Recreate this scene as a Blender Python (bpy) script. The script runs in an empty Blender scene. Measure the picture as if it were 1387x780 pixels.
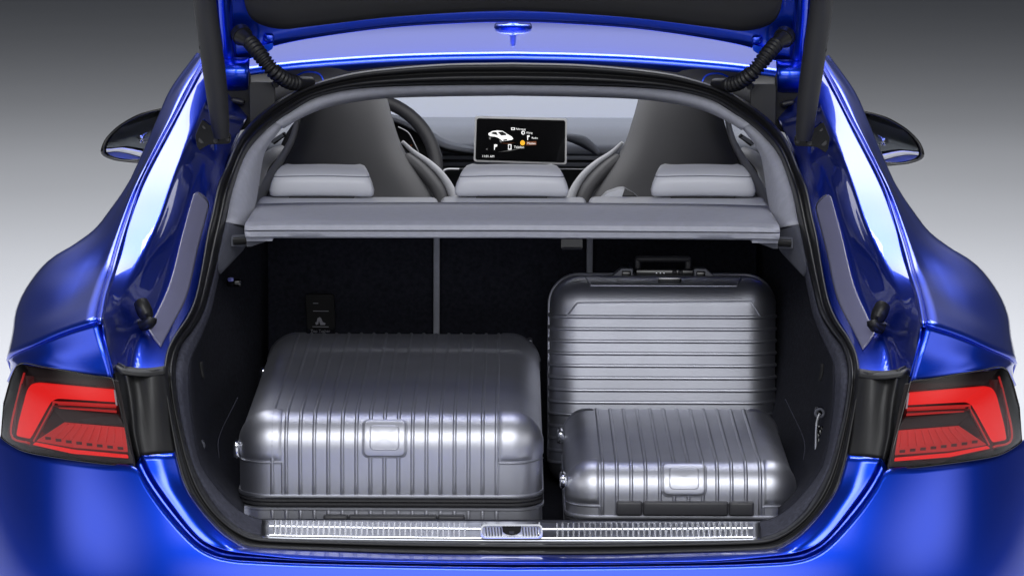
import bpy, bmesh, math, random
from mathutils import Vector, Matrix
random.seed(7)
R = math.radians
S = bpy.context.scene
COL = S.collection

# ------------------------------------------------------------------ camera
IW, IH, FPX = 1387.0, 780.0, 5040.0
CAM = Vector((0.0, -6.3, 1.883)); PITCH = R(7.32); ROLL = R(0.22)
cd = bpy.data.cameras.new('camera'); cam = bpy.data.objects.new('camera', cd); COL.objects.link(cam)
cd.sensor_width = 36; cd.lens = 36 * FPX / IW; cd.clip_end = 500; cd.clip_start = 0.1
cam.location = CAM
cam.rotation_euler = (Matrix.Rotation(R(90) - PITCH, 3, 'X') @ Matrix.Rotation(ROLL, 3, 'Z')).to_euler()
S.camera = cam
CM = cam.rotation_euler.to_matrix()

# ------------------------------------------------------------------ world, lamps, exposure
w = bpy.data.worlds.new('World'); S.world = w; w.use_nodes = True
w.node_tree.nodes['Background'].inputs[0].default_value = (0.50, 0.54, 0.62, 1)
w.node_tree.nodes['Background'].inputs[1].default_value = 0.08
S.view_settings.view_transform = 'Standard'; S.view_settings.look = 'None'
S.view_settings.exposure = 0; S.view_settings.gamma = 1; S.view_settings.use_curve_mapping = False

def area(name, loc, target, sx, sy, power, col=(1, 1, 1), spread=180, soft=0.0):
    l = bpy.data.lights.new(name, 'AREA'); l.shape = 'RECTANGLE'; l.size = sx; l.size_y = sy
    l.energy = power; l.color = col; l.spread = R(spread)
    if soft:    # diffuser brightest in the middle, falling off to its edges
        l.use_nodes = True; nt = l.node_tree; em = nt.nodes['Emission']; ge = nt.nodes.new('ShaderNodeNewGeometry')
        sp_ = nt.nodes.new('ShaderNodeSeparateXYZ'); nt.links.new(ge.outputs['Parametric'], sp_.inputs[0]); prev = None
        for ax in range(2):
            ms = [nt.nodes.new('ShaderNodeMath') for _ in range(4)]
            ms[0].operation = 'SUBTRACT'; ms[0].inputs[1].default_value = .5; nt.links.new(sp_.outputs[ax], ms[0].inputs[0])
            ms[1].operation = 'ABSOLUTE'; nt.links.new(ms[0].outputs[0], ms[1].inputs[0])
            mr = nt.nodes.new('ShaderNodeMapRange'); mr.interpolation_type = 'SMOOTHSTEP'; nt.links.new(ms[1].outputs[0], mr.inputs[0])
            mr.inputs[1].default_value = .5; mr.inputs[2].default_value = .5 - .5 * soft; mr.inputs[3].default_value = 0; mr.inputs[4].default_value = 1
            if prev is None: prev = mr
            else:
                mm = nt.nodes.new('ShaderNodeMath'); mm.operation = 'MULTIPLY'; nt.links.new(prev.outputs[0], mm.inputs[0]); nt.links.new(mr.outputs[0], mm.inputs[1])
                nt.links.new(mm.outputs[0], em.inputs['Strength'])
    o = bpy.data.objects.new(name, l); COL.objects.link(o); o.location = loc
    o.rotation_euler = (Vector(target) - Vector(loc)).to_track_quat('-Z', 'Y').to_euler()
    return o
area('studio_overhead_softbox', (0, 5.5, 12), (0, 5.5, 0), 7, 7, 1550, (0.97, 0.98, 1.0))
area('key_softbox', (0, -7.6, 6.3), (0, 0.3, 0.8), 10.0, 5.0, 1400, (0.97, 0.98, 1.0), soft=.8)
area('rear_softbox', (0, -12.0, 3.3), (0, 0.0, 0.9), 12.0, 4.8, 480, (0.97, 0.98, 1.0), soft=.8)
area('front_strip_softbox', (0, 6.0, 6.5), (0, 0.8, 1.1), 8.6, 4.6, 560, (0.97, 0.98, 1.0), soft=.4)
area('front_low_softbox', (0, 15, 5.2), (0, 1.5, 1.4), 14, 5, 95, (0.95, 0.97, 1.0), soft=.8)
area('side_softbox_a', (-8.5, -4.6, 4.0), (-0.6, 0.2, 0.8), 13.0, 7.0, 440, soft=.9)
area('side_softbox_b', (8.5, -4.6, 4.0), (0.6, 0.2, 0.8), 13.0, 7.0, 440, soft=.9)

# ------------------------------------------------------------------ helpers
def P(px, py, Y):
    d = CM @ Vector(((px - IW / 2) / FPX, -(py - IH / 2) / FPX, -1))
    return CAM + d * ((Y - CAM.y) / d.y)

def crom(pts, n):
    """Catmull-Rom resample of a list of tuples to n tuples by chord length."""
    pts = [Vector(p) for p in pts]
    if len(pts) == 2:
        return [pts[0].lerp(pts[1], i / (n - 1)) for i in range(n)]
    ext = [pts[0] * 2 - pts[1]] + pts + [pts[-1] * 2 - pts[-2]]
    L = [0]
    for a, b in zip(pts, pts[1:]): L.append(L[-1] + max((b - a).length, 1e-6) ** 0.9)
    out = []; k = 0
    for i in range(n):
        t = L[-1] * i / (n - 1)
        while k < len(pts) - 2 and t > L[k + 1]: k += 1
        u = (t - L[k]) / (L[k + 1] - L[k])
        p0, p1, p2, p3 = ext[k:k + 4]
        out.append(0.5 * ((2 * p1) + (p2 - p0) * u + (2 * p0 - 5 * p1 + 4 * p2 - p3) * u * u + (3 * p1 - p0 - 3 * p2 + p3) * u ** 3))
    return out

def PC(pts, n):
    """pixel/depth curve -> n world points"""
    q = crom([(a, b, c * 300) for a, b, c in pts], n)
    return [P(v.x, v.y, v.z / 300) for v in q]

def mesh(name, V, F, mat, parent=None, smooth=True, face_cam=False, thick=0, bevel=0, auto=None):
    me = bpy.data.meshes.new(name); me.from_pydata([tuple(v) for v in V], [], F); me.update()
    if face_cam:
        s = 0.0
        for p in me.polygons: s += p.normal.dot(CAM - p.center) * p.area
        if s < 0: me.flip_normals()
    return finish(name, me, mat, parent, smooth, thick, bevel, auto)

def finish(name, me, mat, parent=None, smooth=True, thick=0, bevel=0, auto=None):
    o = bpy.data.objects.new(name, me); COL.objects.link(o)
    if mat: me.materials.append(mat)
    if smooth:
        me.polygons.foreach_set('use_smooth', [True] * len(me.polygons))
        if auto: me.set_sharp_from_angle(angle=R(auto))
    if parent: o.parent = parent
    if thick:
        m = o.modifiers.new('thick', 'SOLIDIFY'); m.thickness = abs(thick); m.offset = -1 if thick > 0 else 1
    if bevel:
        m = o.modifiers.new('bevel', 'BEVEL'); m.width = bevel; m.segments = 2; m.limit_method = 'ANGLE'
    return o

def flipped(o, parent=None):
    """the same part on the other side of the car"""
    me = o.data.copy()
    for v in me.vertices: v.co.x = -v.co.x
    me.flip_normals()
    c = o.copy(); c.data = me; COL.objects.link(c); c.parent = parent or o.parent
    return c

def grid(rows, close=False):
    V = [v for r in rows for v in r]; n = len(rows[0]); F = []
    for i in range(len(rows) - 1):
        for j in range(n - 1 + (1 if close else 0)):
            a = i * n + j; b = i * n + (j + 1) % n
            F.append((a, b, b + n, a + n))
    return V, F

def smooth_rows(rows, m):
    """interpolate m rows through given rows (Catmull-Rom across)"""
    n = len(rows[0]); cols = [crom([r[j] for r in rows], m) for j in range(n)]
    return [[cols[j][i] for j in range(n)] for i in range(m)]

def loft(name, rows, mat, parent, thick=0.003, m=None, auto=None, smooth=True):
    if m: rows = smooth_rows(rows, m)
    V, F = grid(rows)
    return mesh(name, V, F, mat, parent, face_cam=True, thick=thick, auto=auto, smooth=smooth)

def tube_geo(path, rad, n=12, cap=True):
    path = [Vector(p) for p in path]; V = []; F = []; up = None
    rad = rad if isinstance(rad, (list, tuple)) else [rad] * len(path)
    for i, p in enumerate(path):
        t = (path[min(i + 1, len(path) - 1)] - path[max(i - 1, 0)]).normalized()
        if up is None: up = t.orthogonal().normalized()
        up = (up - t * up.dot(t)).normalized(); sd = t.cross(up)
        for k in range(n):
            a = 2 * math.pi * k / n
            V.append(p + (up * math.cos(a) + sd * math.sin(a)) * rad[i])
    for i in range(len(path) - 1):
        for k in range(n):
            a = i * n + k; b = i * n + (k + 1) % n
            F.append((a, b, b + n, a + n))
    if cap:
        F.append(tuple(range(n - 1, -1, -1))); F.append(tuple(range((len(path) - 1) * n, len(path) * n)))
    return V, F

def tube(name, path, rad, mat, parent, n=12, auto=40):
    V, F = tube_geo(path, rad, n)
    return mesh(name, V, F, mat, parent, auto=auto)

def rbox(name, size, mat, parent, loc=(0, 0, 0), rot=(0, 0, 0), bev=0.006, seg=3):
    bm = bmesh.new(); bmesh.ops.create_cube(bm, size=1)
    for v in bm.verts: v.co = Vector((v.co.x * size[0], v.co.y * size[1], v.co.z * size[2]))
    bmesh.ops.bevel(bm, geom=list(bm.edges), offset=min(bev, min(size) * 0.49), segments=seg, profile=0.5, affect='EDGES')
    M = Matrix.Translation(loc) @ (Matrix.Rotation(rot[2], 4, 'Z') @ Matrix.Rotation(rot[1], 4, 'Y') @ Matrix.Rotation(rot[0], 4, 'X'))
    bm.transform(M)
    me = bpy.data.meshes.new(name); bm.to_mesh(me); bm.free()
    return finish(name, me, mat, parent, True, auto=50)

def poly(name, pts, Yf, mat, parent, depth=0.004, bevel=0.0, smooth=False):
    """a traced outline standing at depth Yf(px,py), as a plate of real thickness"""
    f = Yf if callable(Yf) else (lambda a, b: Yf)
    A = [P(a, b, f(a, b)) for a, b in pts]; n = len(A)
    B = [v + Vector((0, depth, 0)) for v in A]
    bm = bmesh.new(); va = [bm.verts.new(v) for v in A]; vb = [bm.verts.new(v) for v in B]
    fa = bm.faces.new(va); fb = bm.faces.new(vb[::-1])
    for i in range(n): bm.faces.new((va[(i + 1) % n], va[i], vb[i], vb[(i + 1) % n]))
    bmesh.ops.recalc_face_normals(bm, faces=bm.faces)
    bmesh.ops.triangulate(bm, faces=[fa, fb])
    me = bpy.data.meshes.new(name); bm.to_mesh(me); bm.free()
    return finish(name, me, mat, parent, smooth, bevel=bevel, auto=35 if smooth else None)

def roundpoly(pts, rad, seg=4):
    out = []; n = len(pts)
    for i in range(n):
        p = Vector(pts[i]); a = Vector(pts[i - 1]); b = Vector(pts[(i + 1) % n])
        r = rad[i] if isinstance(rad, (list, tuple)) else rad
        d1 = (a - p); d2 = (b - p); r1 = min(r, d1.length * .45, d2.length * .45)
        q1 = p + d1.normalized() * r1; q2 = p + d2.normalized() * r1
        for k in range(seg + 1):
            t = k / seg; out.append(tuple((1 - t) ** 2 * q1 + 2 * t * (1 - t) * p + t * t * q2))
    return out

def empty(name, loc=(0, 0, 0), parent=None):
    o = bpy.data.objects.new(name, None); COL.objects.link(o); o.location = loc; o.empty_display_size = 0.1
    if parent: o.parent = parent
    return o

def tag(o, label=None, cat=None, group=None, kind=None):
    for k, v in (('label', label), ('category', cat), ('group', group), ('kind', kind)):
        if v: o[k] = v
    return o

# ------------------------------------------------------------------ materials
def mat(name, base, rough=0.5, metal=0.0, coat=0.0, coat_rough=0.03, bump=0.0, bscale=800, var=0.0, vscale=6, spec=0.5,
        emit=None, estr=0.0, sheen=0.0, aniso=None):
    m = bpy.data.materials.new(name); m.use_nodes = True; nt = m.node_tree; b = nt.nodes['Principled BSDF']
    b.inputs['Base Color'].default_value = (*base, 1); b.inputs['Roughness'].default_value = rough
    b.inputs['Metallic'].default_value = metal; b.inputs['Coat Weight'].default_value = coat
    b.inputs['Coat Roughness'].default_value = coat_rough; b.inputs['Specular IOR Level'].default_value = spec
    b.inputs['Sheen Weight'].default_value = sheen
    if emit: b.inputs['Emission Color'].default_value = (*emit, 1); b.inputs['Emission Strength'].default_value = estr
    tc = nt.nodes.new('ShaderNodeTexCoord')
    if var:
        nz = nt.nodes.new('ShaderNodeTexNoise'); nz.inputs['Scale'].default_value = vscale; nz.inputs['Detail'].default_value = 5
        nt.links.new(tc.outputs['Object'], nz.inputs['Vector'])
        mx = nt.nodes.new('ShaderNodeMixRGB'); mx.blend_type = 'MULTIPLY'; mx.inputs[0].default_value = 1
        rp = nt.nodes.new('ShaderNodeValToRGB'); rp.color_ramp.elements[0].position = .3; rp.color_ramp.elements[1].position = .7
        rp.color_ramp.elements[0].color = (1 - var,) * 3 + (1,); rp.color_ramp.elements[1].color = (1 + var,) * 3 + (1,)
        nt.links.new(nz.outputs[0], rp.inputs[0]); mx.inputs[1].default_value = (*base, 1)
        nt.links.new(rp.outputs[0], mx.inputs[2]); nt.links.new(mx.outputs[0], b.inputs['Base Color'])
    if bump:
        nz = nt.nodes.new('ShaderNodeTexNoise'); nz.inputs['Scale'].default_value = bscale; nz.inputs['Detail'].default_value = 3
        mp = nt.nodes.new('ShaderNodeMapping'); nt.links.new(tc.outputs['Object'], mp.inputs[0]); nt.links.new(mp.outputs[0], nz.inputs['Vector'])
        if aniso: mp.inputs['Scale'].default_value = aniso
        bp = nt.nodes.new('ShaderNodeBump'); bp.inputs['Strength'].default_value = bump; bp.inputs['Distance'].default_value = 0.001
        nt.links.new(nz.outputs[0], bp.inputs['Height']); nt.links.new(bp.outputs[0], b.inputs['Normal'])
    return m

def clear(name, tint, gloss_rough=0.02, ior=1.45, mixc=None, mixf=0.0):
    """thin clear pane: tinted transparency + fresnel reflection (+ some milky scatter)"""
    m = bpy.data.materials.new(name); m.use_nodes = True; nt = m.node_tree; nt.nodes.clear()
    out = nt.nodes.new('ShaderNodeOutputMaterial'); tr = nt.nodes.new('ShaderNodeBsdfTransparent'); tr.inputs[0].default_value = (*tint, 1)
    gl = nt.nodes.new('ShaderNodeBsdfGlossy'); gl.inputs['Roughness'].default_value = gloss_rough; gl.inputs['Color'].default_value = (1, 1, 1, 1)
    fr = nt.nodes.new('ShaderNodeFresnel'); fr.inputs[0].default_value = ior
    mx = nt.nodes.new('ShaderNodeMixShader'); nt.links.new(fr.outputs[0], mx.inputs[0]); nt.links.new(gl.outputs[0], mx.inputs[2])
    if mixf:
        df = nt.nodes.new('ShaderNodeBsdfDiffuse'); df.inputs[0].default_value = (*mixc, 1)
        tl = nt.nodes.new('ShaderNodeBsdfTranslucent'); tl.inputs[0].default_value = (*mixc, 1)
        ad = nt.nodes.new('ShaderNodeMixShader'); ad.inputs[0].default_value = .6
        nt.links.new(df.outputs[0], ad.inputs[1]); nt.links.new(tl.outputs[0], ad.inputs[2])
        m2 = nt.nodes.new('ShaderNodeMixShader'); m2.inputs[0].default_value = mixf
        nt.links.new(tr.outputs[0], m2.inputs[1]); nt.links.new(ad.outputs[0], m2.inputs[2]); nt.links.new(m2.outputs[0], mx.inputs[1])
    else: nt.links.new(tr.outputs[0], mx.inputs[1])
    nt.links.new(mx.outputs[0], out.inputs[0])
    return m

M = {}
M['paint'] = mat('blue_metallic_paint', (0.004, 0.056, 0.70), 0.33, 0.92, 1.0, 0.02, bump=0.02, bscale=3000)
M['rubber'] = mat('black_rubber', (0.009, 0.009, 0.010), 0.42, bump=0.15, bscale=900, spec=.4)
M['plastic'] = mat('black_plastic', (0.016, 0.016, 0.017), 0.5, bump=0.12, bscale=1800, var=.08, vscale=10)
M['gloss_black'] = mat('gloss_black', (0.006, 0.006, 0.007), 0.12, coat=.6)
M['hole'] = mat('dark_recess', (0.008, 0.008, 0.009), 0.8)  # near-black, also paints the shade of openings onto plates and boxes
M['greytrim'] = mat('grey_trim', (0.41, 0.42, 0.48), 0.85, bump=0.5, bscale=700, var=.06, vscale=60, sheen=.1)
M['greytrim2'] = mat('dark_grey_trim', (0.10, 0.105, 0.13), 0.75, bump=0.3, bscale=900, var=.05, vscale=60)
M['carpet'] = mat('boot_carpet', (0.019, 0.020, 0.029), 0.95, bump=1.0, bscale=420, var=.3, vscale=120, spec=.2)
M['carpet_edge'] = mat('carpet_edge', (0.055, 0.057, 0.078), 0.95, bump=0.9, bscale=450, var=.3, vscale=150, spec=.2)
M['leather'] = mat('pale_grey_leather', (0.56, 0.57, 0.62), 0.42, bump=0.25, bscale=260, var=.03, vscale=8)
M['seatback'] = mat('charcoal_seat_back', (0.125, 0.125, 0.135), 0.6, bump=0.25, bscale=900, var=.05)
M['dash'] = mat('dash_grey', (0.17, 0.18, 0.215), 0.6, bump=0.3, bscale=700, var=.04)
M['dashdark'] = mat('dash_dark', (0.035, 0.036, 0.042), 0.45)
M['alu'] = mat('brushed_aluminium', (0.52, 0.53, 0.59), 0.45, 1.0, bump=0.10, bscale=220, aniso=(1, 14, 1), var=.05, vscale=12)
M['alu_cap'] = mat('smooth_aluminium', (0.55, 0.56, 0.62), 0.44, 1.0, var=.03, vscale=14)
M['zip'] = mat('black_zip_tape', (0.016, 0.016, 0.02), 0.6, bump=0.6, bscale=700)
M['handle'] = mat('dark_grey_handle', (0.045, 0.045, 0.052), 0.45, bump=.15, bscale=900)
M['chrome'] = mat('polished_steel', (0.82, 0.83, 0.86), 0.12, 1.0)
M['sillmetal'] = mat('satin_sill_metal', (0.36, 0.37, 0.41), 0.30, 1.0)
M['ribmetal'] = mat('bright_rib_metal', (0.93, 0.94, 0.96), 0.22, .8)  # lighter than the plate metal: rib highlights put into the colour
M['latchmetal'] = mat('grey_latch', (0.16, 0.165, 0.19), 0.45, .4)
M['silverplastic'] = mat('satin_silver', (0.60, 0.61, 0.65), 0.3, .7)
M['lampred'] = mat('red_light_guide', (0.30, 0.006, 0.006), 0.6, emit=(1, 0.016, 0.014), estr=0.72)
M['lampred2'] = mat('red_reflector', (0.45, 0.03, 0.03), 0.45, emit=(1, 0.04, 0.035), estr=0.24)  # faint glow added to brighten the reflectors, which give no light themselves
M['lampdark'] = mat('lamp_housing_red', (0.09, 0.004, 0.004), 0.35, coat=.5)
M['lampblack'] = mat('lamp_bezel', (0.020, 0.014, 0.014), 0.55)
M['lens'] = clear('smoked_lamp_lens', (0.86, 0.78, 0.78), 0.02, 1.4)
M['film'] = clear('paint_protection_film', (0.62, 0.62, 0.62), 0.25, 1.3, (0.46, 0.46, 0.66), 0.75)
M['glass'] = clear('milky_windscreen_glass', (0.95, 0.97, 1.0), 0.0, 1.2, (0.85, 0.9, 1.0), 0.5)  # milky white mixed in to paint the brightness seen through the screen
M['sideglass'] = clear('side_glass', (0.2, 0.21, 0.22), 0.3, 1.03)
M['bezel'] = mat('pale_bezel', (0.8, 0.8, 0.82), 0.4)
M['mirror'] = mat('mirror_glass', (0.9, 0.9, 0.92), 0.02, 1.0)
M['screen'] = mat('screen_black', (0.004, 0.004, 0.005), 0.15, coat=.4)
M['white_lit'] = mat('screen_white', (0.8, 0.8, 0.8), 0.5, emit=(1, 1, 1), estr=0.75)
M['grey_lit'] = mat('screen_grey', (0.1, 0.1, 0.1), 0.5, emit=(1, 1, 1), estr=0.12)
M['dark_lit'] = mat('screen_dark', (0.01, 0.01, 0.01), 0.5)
M['amber_lit'] = mat('screen_amber', (0.8, 0.4, 0.02), 0.5, emit=(1, .5, .03), estr=0.7)
M['rust_lit'] = mat('screen_orange', (0.1, 0.03, 0.01), 0.5, emit=(.8, .2, .03), estr=0.14)
M['print'] = mat('white_print', (0.35, 0.35, 0.40), 0.6)
M['floor'] = mat('studio_floor', (0.56, 0.57, 0.60), 0.7, bump=0.05, bscale=30, var=.015, vscale=.6, spec=.2)
M['blueled'] = mat('boot_lamp_lens', (0.25, 0.27, 0.8), 0.15, coat=1)

# ------------------------------------------------------------------ the studio floor
fl = mesh('floor', [(-150, -40, 0), (150, -40, 0), (150, 260, 0), (-150, 260, 0)], [(0, 1, 2, 3)], M['floor'], smooth=False)
tag(fl, 'pale grey studio floor fading to dark in the distance', 'floor', kind='structure')

# ------------------------------------------------------------------ the car
car = empty('car', (0, 2.0, 0)); CARI = Matrix.Translation((0, -2.0, 0))
tag(car, 'metallic blue hatchback car with its tailgate raised and boot full of suitcases', 'car')
_parts = []
def both(o):
    return o, flipped(o)

N = 48
# ---- body side: shoulder + quarter panel (one pressed sheet), then lamp shelf
A = [(268, 75, 1.62), (233, 123, 1.37), (213, 167, 1.17), (187, 227, .97), (171, 257, .87), (152, 285, .80), (131, 311, .75), (107, 330, .71),
     (69, 354, .65), (41, 388, .55), (26, 420, .455), (21, 451, .34), (13, 486, .22)]
B = [(284, 68, 1.50), (262, 107, 1.30), (236, 157, 1.09), (213, 199, .93), (187, 250, .75), (163, 316, .56), (149, 364, .41), (138, 399, .24), (131, 437, .06)]
a_ = PC(A, N); b_ = PC(B, N)
AB1 = [(271, 75, 1.55), (238, 122, 1.31), (218, 167, 1.11), (192, 229, .90), (176, 261, .79), (158, 292, .70), (141, 319, .63), (120, 342, .57),
       (93, 367, .50), (72, 395, .40), (60, 425, .30), (53, 448, .20), (48, 468, .125)]
AB2 = [(277, 73, 1.51), (249, 116, 1.28), (228, 163, 1.08), (203, 215, .88), (183, 255, .74), (163, 301, .62), (150, 332, .54), (138, 358, .475),
       (122, 381, .39), (107, 405, .295), (98, 428, .18), (93, 440, .13), (90, 450, .085)]
a1 = PC(AB1, N); a2 = PC(AB2, N)
aout = [v + Vector((-0.006, 0.10, -0.05)) for v in a_]; aout2 = [v + Vector((0.02, 0.22, -0.32)) for v in a_]
qrows = smooth_rows([aout2, aout, a_, a1, a2, b_], 26)
side = loft('quarter_panel', qrows, M['paint'], car, 0.004)
EDGE = [r[-1] for r in qrows[10:]][::-1]
side2 = flipped(side)
# fuel flap seam pressed into one flank
from mathutils.bvhtree import BVHTree
bvh = BVHTree.FromPolygons([v.co for v in side2.data.vertices], [tuple(p.vertices) for p in side2.data.polygons])
seam = []
for v in crom([(1316, 372, 0), (1304, 366, 0), (1295, 358, 0), (1288, 349, 0), (1287, 345.5, 0), (1294, 347, 0), (1312, 356, 0), (1330, 369, 0), (1344, 386, 0), (1352, 402, 0)], 40):
    d_ = (P(v.x, v.y, 0) - CAM).normalized(); h_ = bvh.ray_cast(CAM, d_)
    if h_[0]: seam.append(h_[0] + Vector((0, .0004, 0)))
if len(seam) > 3: tube('fuel_flap_seam', seam, .0011, M['hole'], car, 6)
# thin folded rim along the shoulder edge
rim = [(x + 1.5, y, Y - .004) for x, y, Y in B]
rim2 = [(x + (9 if y > 300 else 5), y + 1, Y + .004) for x, y, Y in B]
rimr = [PC([(x - 1.0, y, Y + .002) for x, y, Y in B], N), PC(rim, N), PC([((p[0] + q[0]) / 2, p[1], p[2] - .004) for p, q in zip(rim, rim2)], N), PC(rim2, N)]
both(loft('panel_rim', rimr, M['paint'], car, 0.003, m=9))
# flange + drain channel down to the seal
def PCS(pts, n):
    pts = [Vector((a, b, c * 300)) for a, b, c in pts]; ext = [pts[0] * 2 - pts[1]] + pts + [pts[-1] * 2 - pts[-2]]; out = []
    for i in range(n):
        t = (len(pts) - 1) * i / (n - 1); k = min(int(t), len(pts) - 2); u = t - k; p0, p1, p2, p3 = ext[k:k + 4]
        v = 0.5 * ((2 * p1) + (p2 - p0) * u + (2 * p0 - 5 * p1 + 4 * p2 - p3) * u * u + (3 * p1 - p0 - 3 * p2 + p3) * u ** 3); out.append(P(v.x, v.y, v.z / 300))
    return out
ST = [[(286, 69, 1.50), (293, 78, 1.465), (308, 98, 1.50), (345, 140, 1.50)],
      [(252, 134, 1.195), (276, 141, 1.185), (294, 152, 1.25), (320, 190, 1.23)],
      [(218, 200, .935), (250, 203, .92), (276, 212, .995), (304, 235, 1.02)],
      [(192, 251, .755), (232, 252, .735), (258, 263, .82), (292, 290, .83)],
      [(174, 300, .61), (214, 304, .59), (243, 316, .67), (278, 345, .67)],
      [(159, 352, .465), (188, 357, .455), (226, 380, .52), (264, 408, .515)],
      [(147, 393, .295), (165, 402, .31), (204, 430, .385), (242, 449, .39)],
      [(139, 437, .075), (154, 446, .13), (184, 467, .255), (229, 476, .265)],
      [(154, 506, .05), (160, 503, .09), (178, 503, .16), (222, 507, .16)]]
cr = [PCS([q[k] for q in ST], N) for k in range(4)]
mix = lambda a, b, t, o=(0, 0, 0): [p.lerp(q, t) + Vector(o) for p, q in zip(a, b)]
rows = [cr[0], mix(cr[0], cr[1], .35, (0, 0, .0006)), mix(cr[0], cr[1], .7, (0, 0, .0006)), mix(cr[0], cr[1], .96), mix(cr[1], cr[2], .06, (0, .001, 0)), mix(cr[1], cr[2], .3, (0, .004, -.001)), mix(cr[1], cr[2], .65, (0, .004, -.001)), cr[2], mix(cr[2], cr[3], .2, (0, -.001, 0)), mix(cr[2], cr[3], .6), cr[3]]
both(loft('drain_channel', smooth_rows(rows, 44), M['paint'], car, 0.003))
# translucent film in the channel
fr = []
fa = [(1 - t) for t in (.12, .3, .5, .7, .88)]
for k in range(9):
    t = k / 8; e_ = 1 - (2 * t - 1) ** 2; lo_, hi_ = 2.95 - .14 * math.sqrt(e_), 6.35 + .55 * t; r_ = []
    for i in range(40):
        sidx = (lo_ + (hi_ - lo_) * i / 39) / 8 * (N - 1); i0 = int(sidx); u = sidx - i0; w0 = .12 + .62 * t
        p_ = cr[2][i0].lerp(cr[2][i0 + 1], u); q_ = cr[3][i0].lerp(cr[3][i0 + 1], u); r_.append(p_.lerp(q_, w0) + Vector((0, -.006, .002)))
    fr.append(r_)
both(loft('protective_film', fr, M['film'], car, 0.0006))
# feature-edged panel above the lamp
E = [(131, 437, .19), (110, 442, .20), (90, 450, .22), (66, 460, .24), (48, 468, .25), (28, 479, .29), (13, 486, .33)]
E2 = [(152, 513, .035), (120, 508, .045), (90, 502, .06), (60, 497, .085), (30, 492, .13), (17, 502, .19), (9, 516, .26)]
e0 = crom(EDGE, 30); e2 = PC(E2, 30)
e1 = [a.lerp(b, .5) + Vector((0, -.006, .002)) for a, b in zip(e0, e2)]
both(loft('lamp_shelf_panel', smooth_rows([e0, e1, e2], 12), M['paint'], car, 0.004))
both(loft('panel_return', [PC([(131, 437, .06), (143, 475, .045), (152, 513, .035)], 12), PC([(143, 437, .14), (152, 475, .10), (156, 513, .07)], 12)], M['paint'], car, 0.003))

# ---- bumper
T = [(-40, 575, .42), (2, 592, .215), (38, 612, .125), (90, 621, .06), (140, 627, .022), (181, 631, .0), (196, 654, -.012), (221, 690, -.03), (257, 731, -.05), (283, 749, -.06), (312, 757, -.067), (350, 760, -.07), (420, 763, -.078), (560, 766, -.084), (694, 768, -.086)]
def by(px, py):
    u = abs(px - 694) / 694.0; w_ = max(0.0, (815 - py) / 185.0)
    return -.105 + .02 * u * u + .20 * u ** 8 + .075 * w_ ** 1.5 + (.03 * ((py - 815) / 60) ** 2 if py > 815 else 0)
tcur = crom([(a, b, 0) for a, b, _ in T], 90)
rr = [[P(v.x, v.y - 1, by(v.x, v.y) + .03) for v in tcur], [P(v.x, v.y, by(v.x, v.y) + .004) for v in tcur]]
for k in range(30):
    f = k / 29
    rr.append([P(v.x, v.y + .8 + (900 - v.y) * f, by(v.x, v.y + .8 + (900 - v.y) * f)) for v in tcur])
full = [[Vector((v.x, v.y, v.z)) for v in r[:-1]] + [Vector((0, r[-1].y, r[-1].z))] + [Vector((-v.x, v.y, v.z)) for v in r[-2::-1]] for r in rr]
loft('bumper', full, M['paint'], car, 0.004)
# dark joint between bumper and sill, then painted sill panel
G = [(191, 617, .03), (206, 647, .018), (231, 682.5, .0), (257, 716, -.02), (277, 734, -.03), (303, 744, -.037), (334, 749, -.043), (420, 757, -.052), (560, 760.5, -.058), (694, 762, -.06)]
H_ = [(236, 613, .042), (249, 657, .026), (270, 690, .009), (295, 718, -.006), (315, 733, -.014), (334, 742, -.014), (370, 744.5, -.010), (440, 747, -.010), (560, 750.5, -.013), (694, 752, -.015)]
Tin = [(183, 630, .025), (196, 652, .015), (221, 688, -.003), (257, 729, -.025), (283, 747, -.035), (312, 755, -.042), (420, 761, -.05), (560, 764.5, -.056), (694, 766, -.058)]
def whole(rows):
    return [[v for v in r[:-1]] + [Vector((0, r[-1].y, r[-1].z))] + [Vector((-v.x, v.y, v.z)) for v in r[-2::-1]] for r in rows]
gd = [(x + 1, y - 1, Y + .024) for x, y, Y in G]
loft('bumper_joint', whole([PC([(x - 1, y + 2, Y + .022) for x, y, Y in Tin], 60), PC(gd, 60)]), M['paint'], car, 0.003)
gm = [((p[0] * .5 + q[0] * .5), (p[1] + q[1]) / 2, (p[2] + q[2]) / 2 - .006) for p, q in zip(G, H_)]
gl_ = [(x - .3, y + .5, Y + .03) for x, y, Y in G]
loft('sill_panel', whole([PC(gl_, 60)] + smooth_rows([PC(G, 60), PC(gm, 60), PC(H_, 60)], 12) + [PC([(x + 2, y - 4, Y + .03) for x, y, Y in H_], 60)]), M['paint'], car, 0.003)

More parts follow.
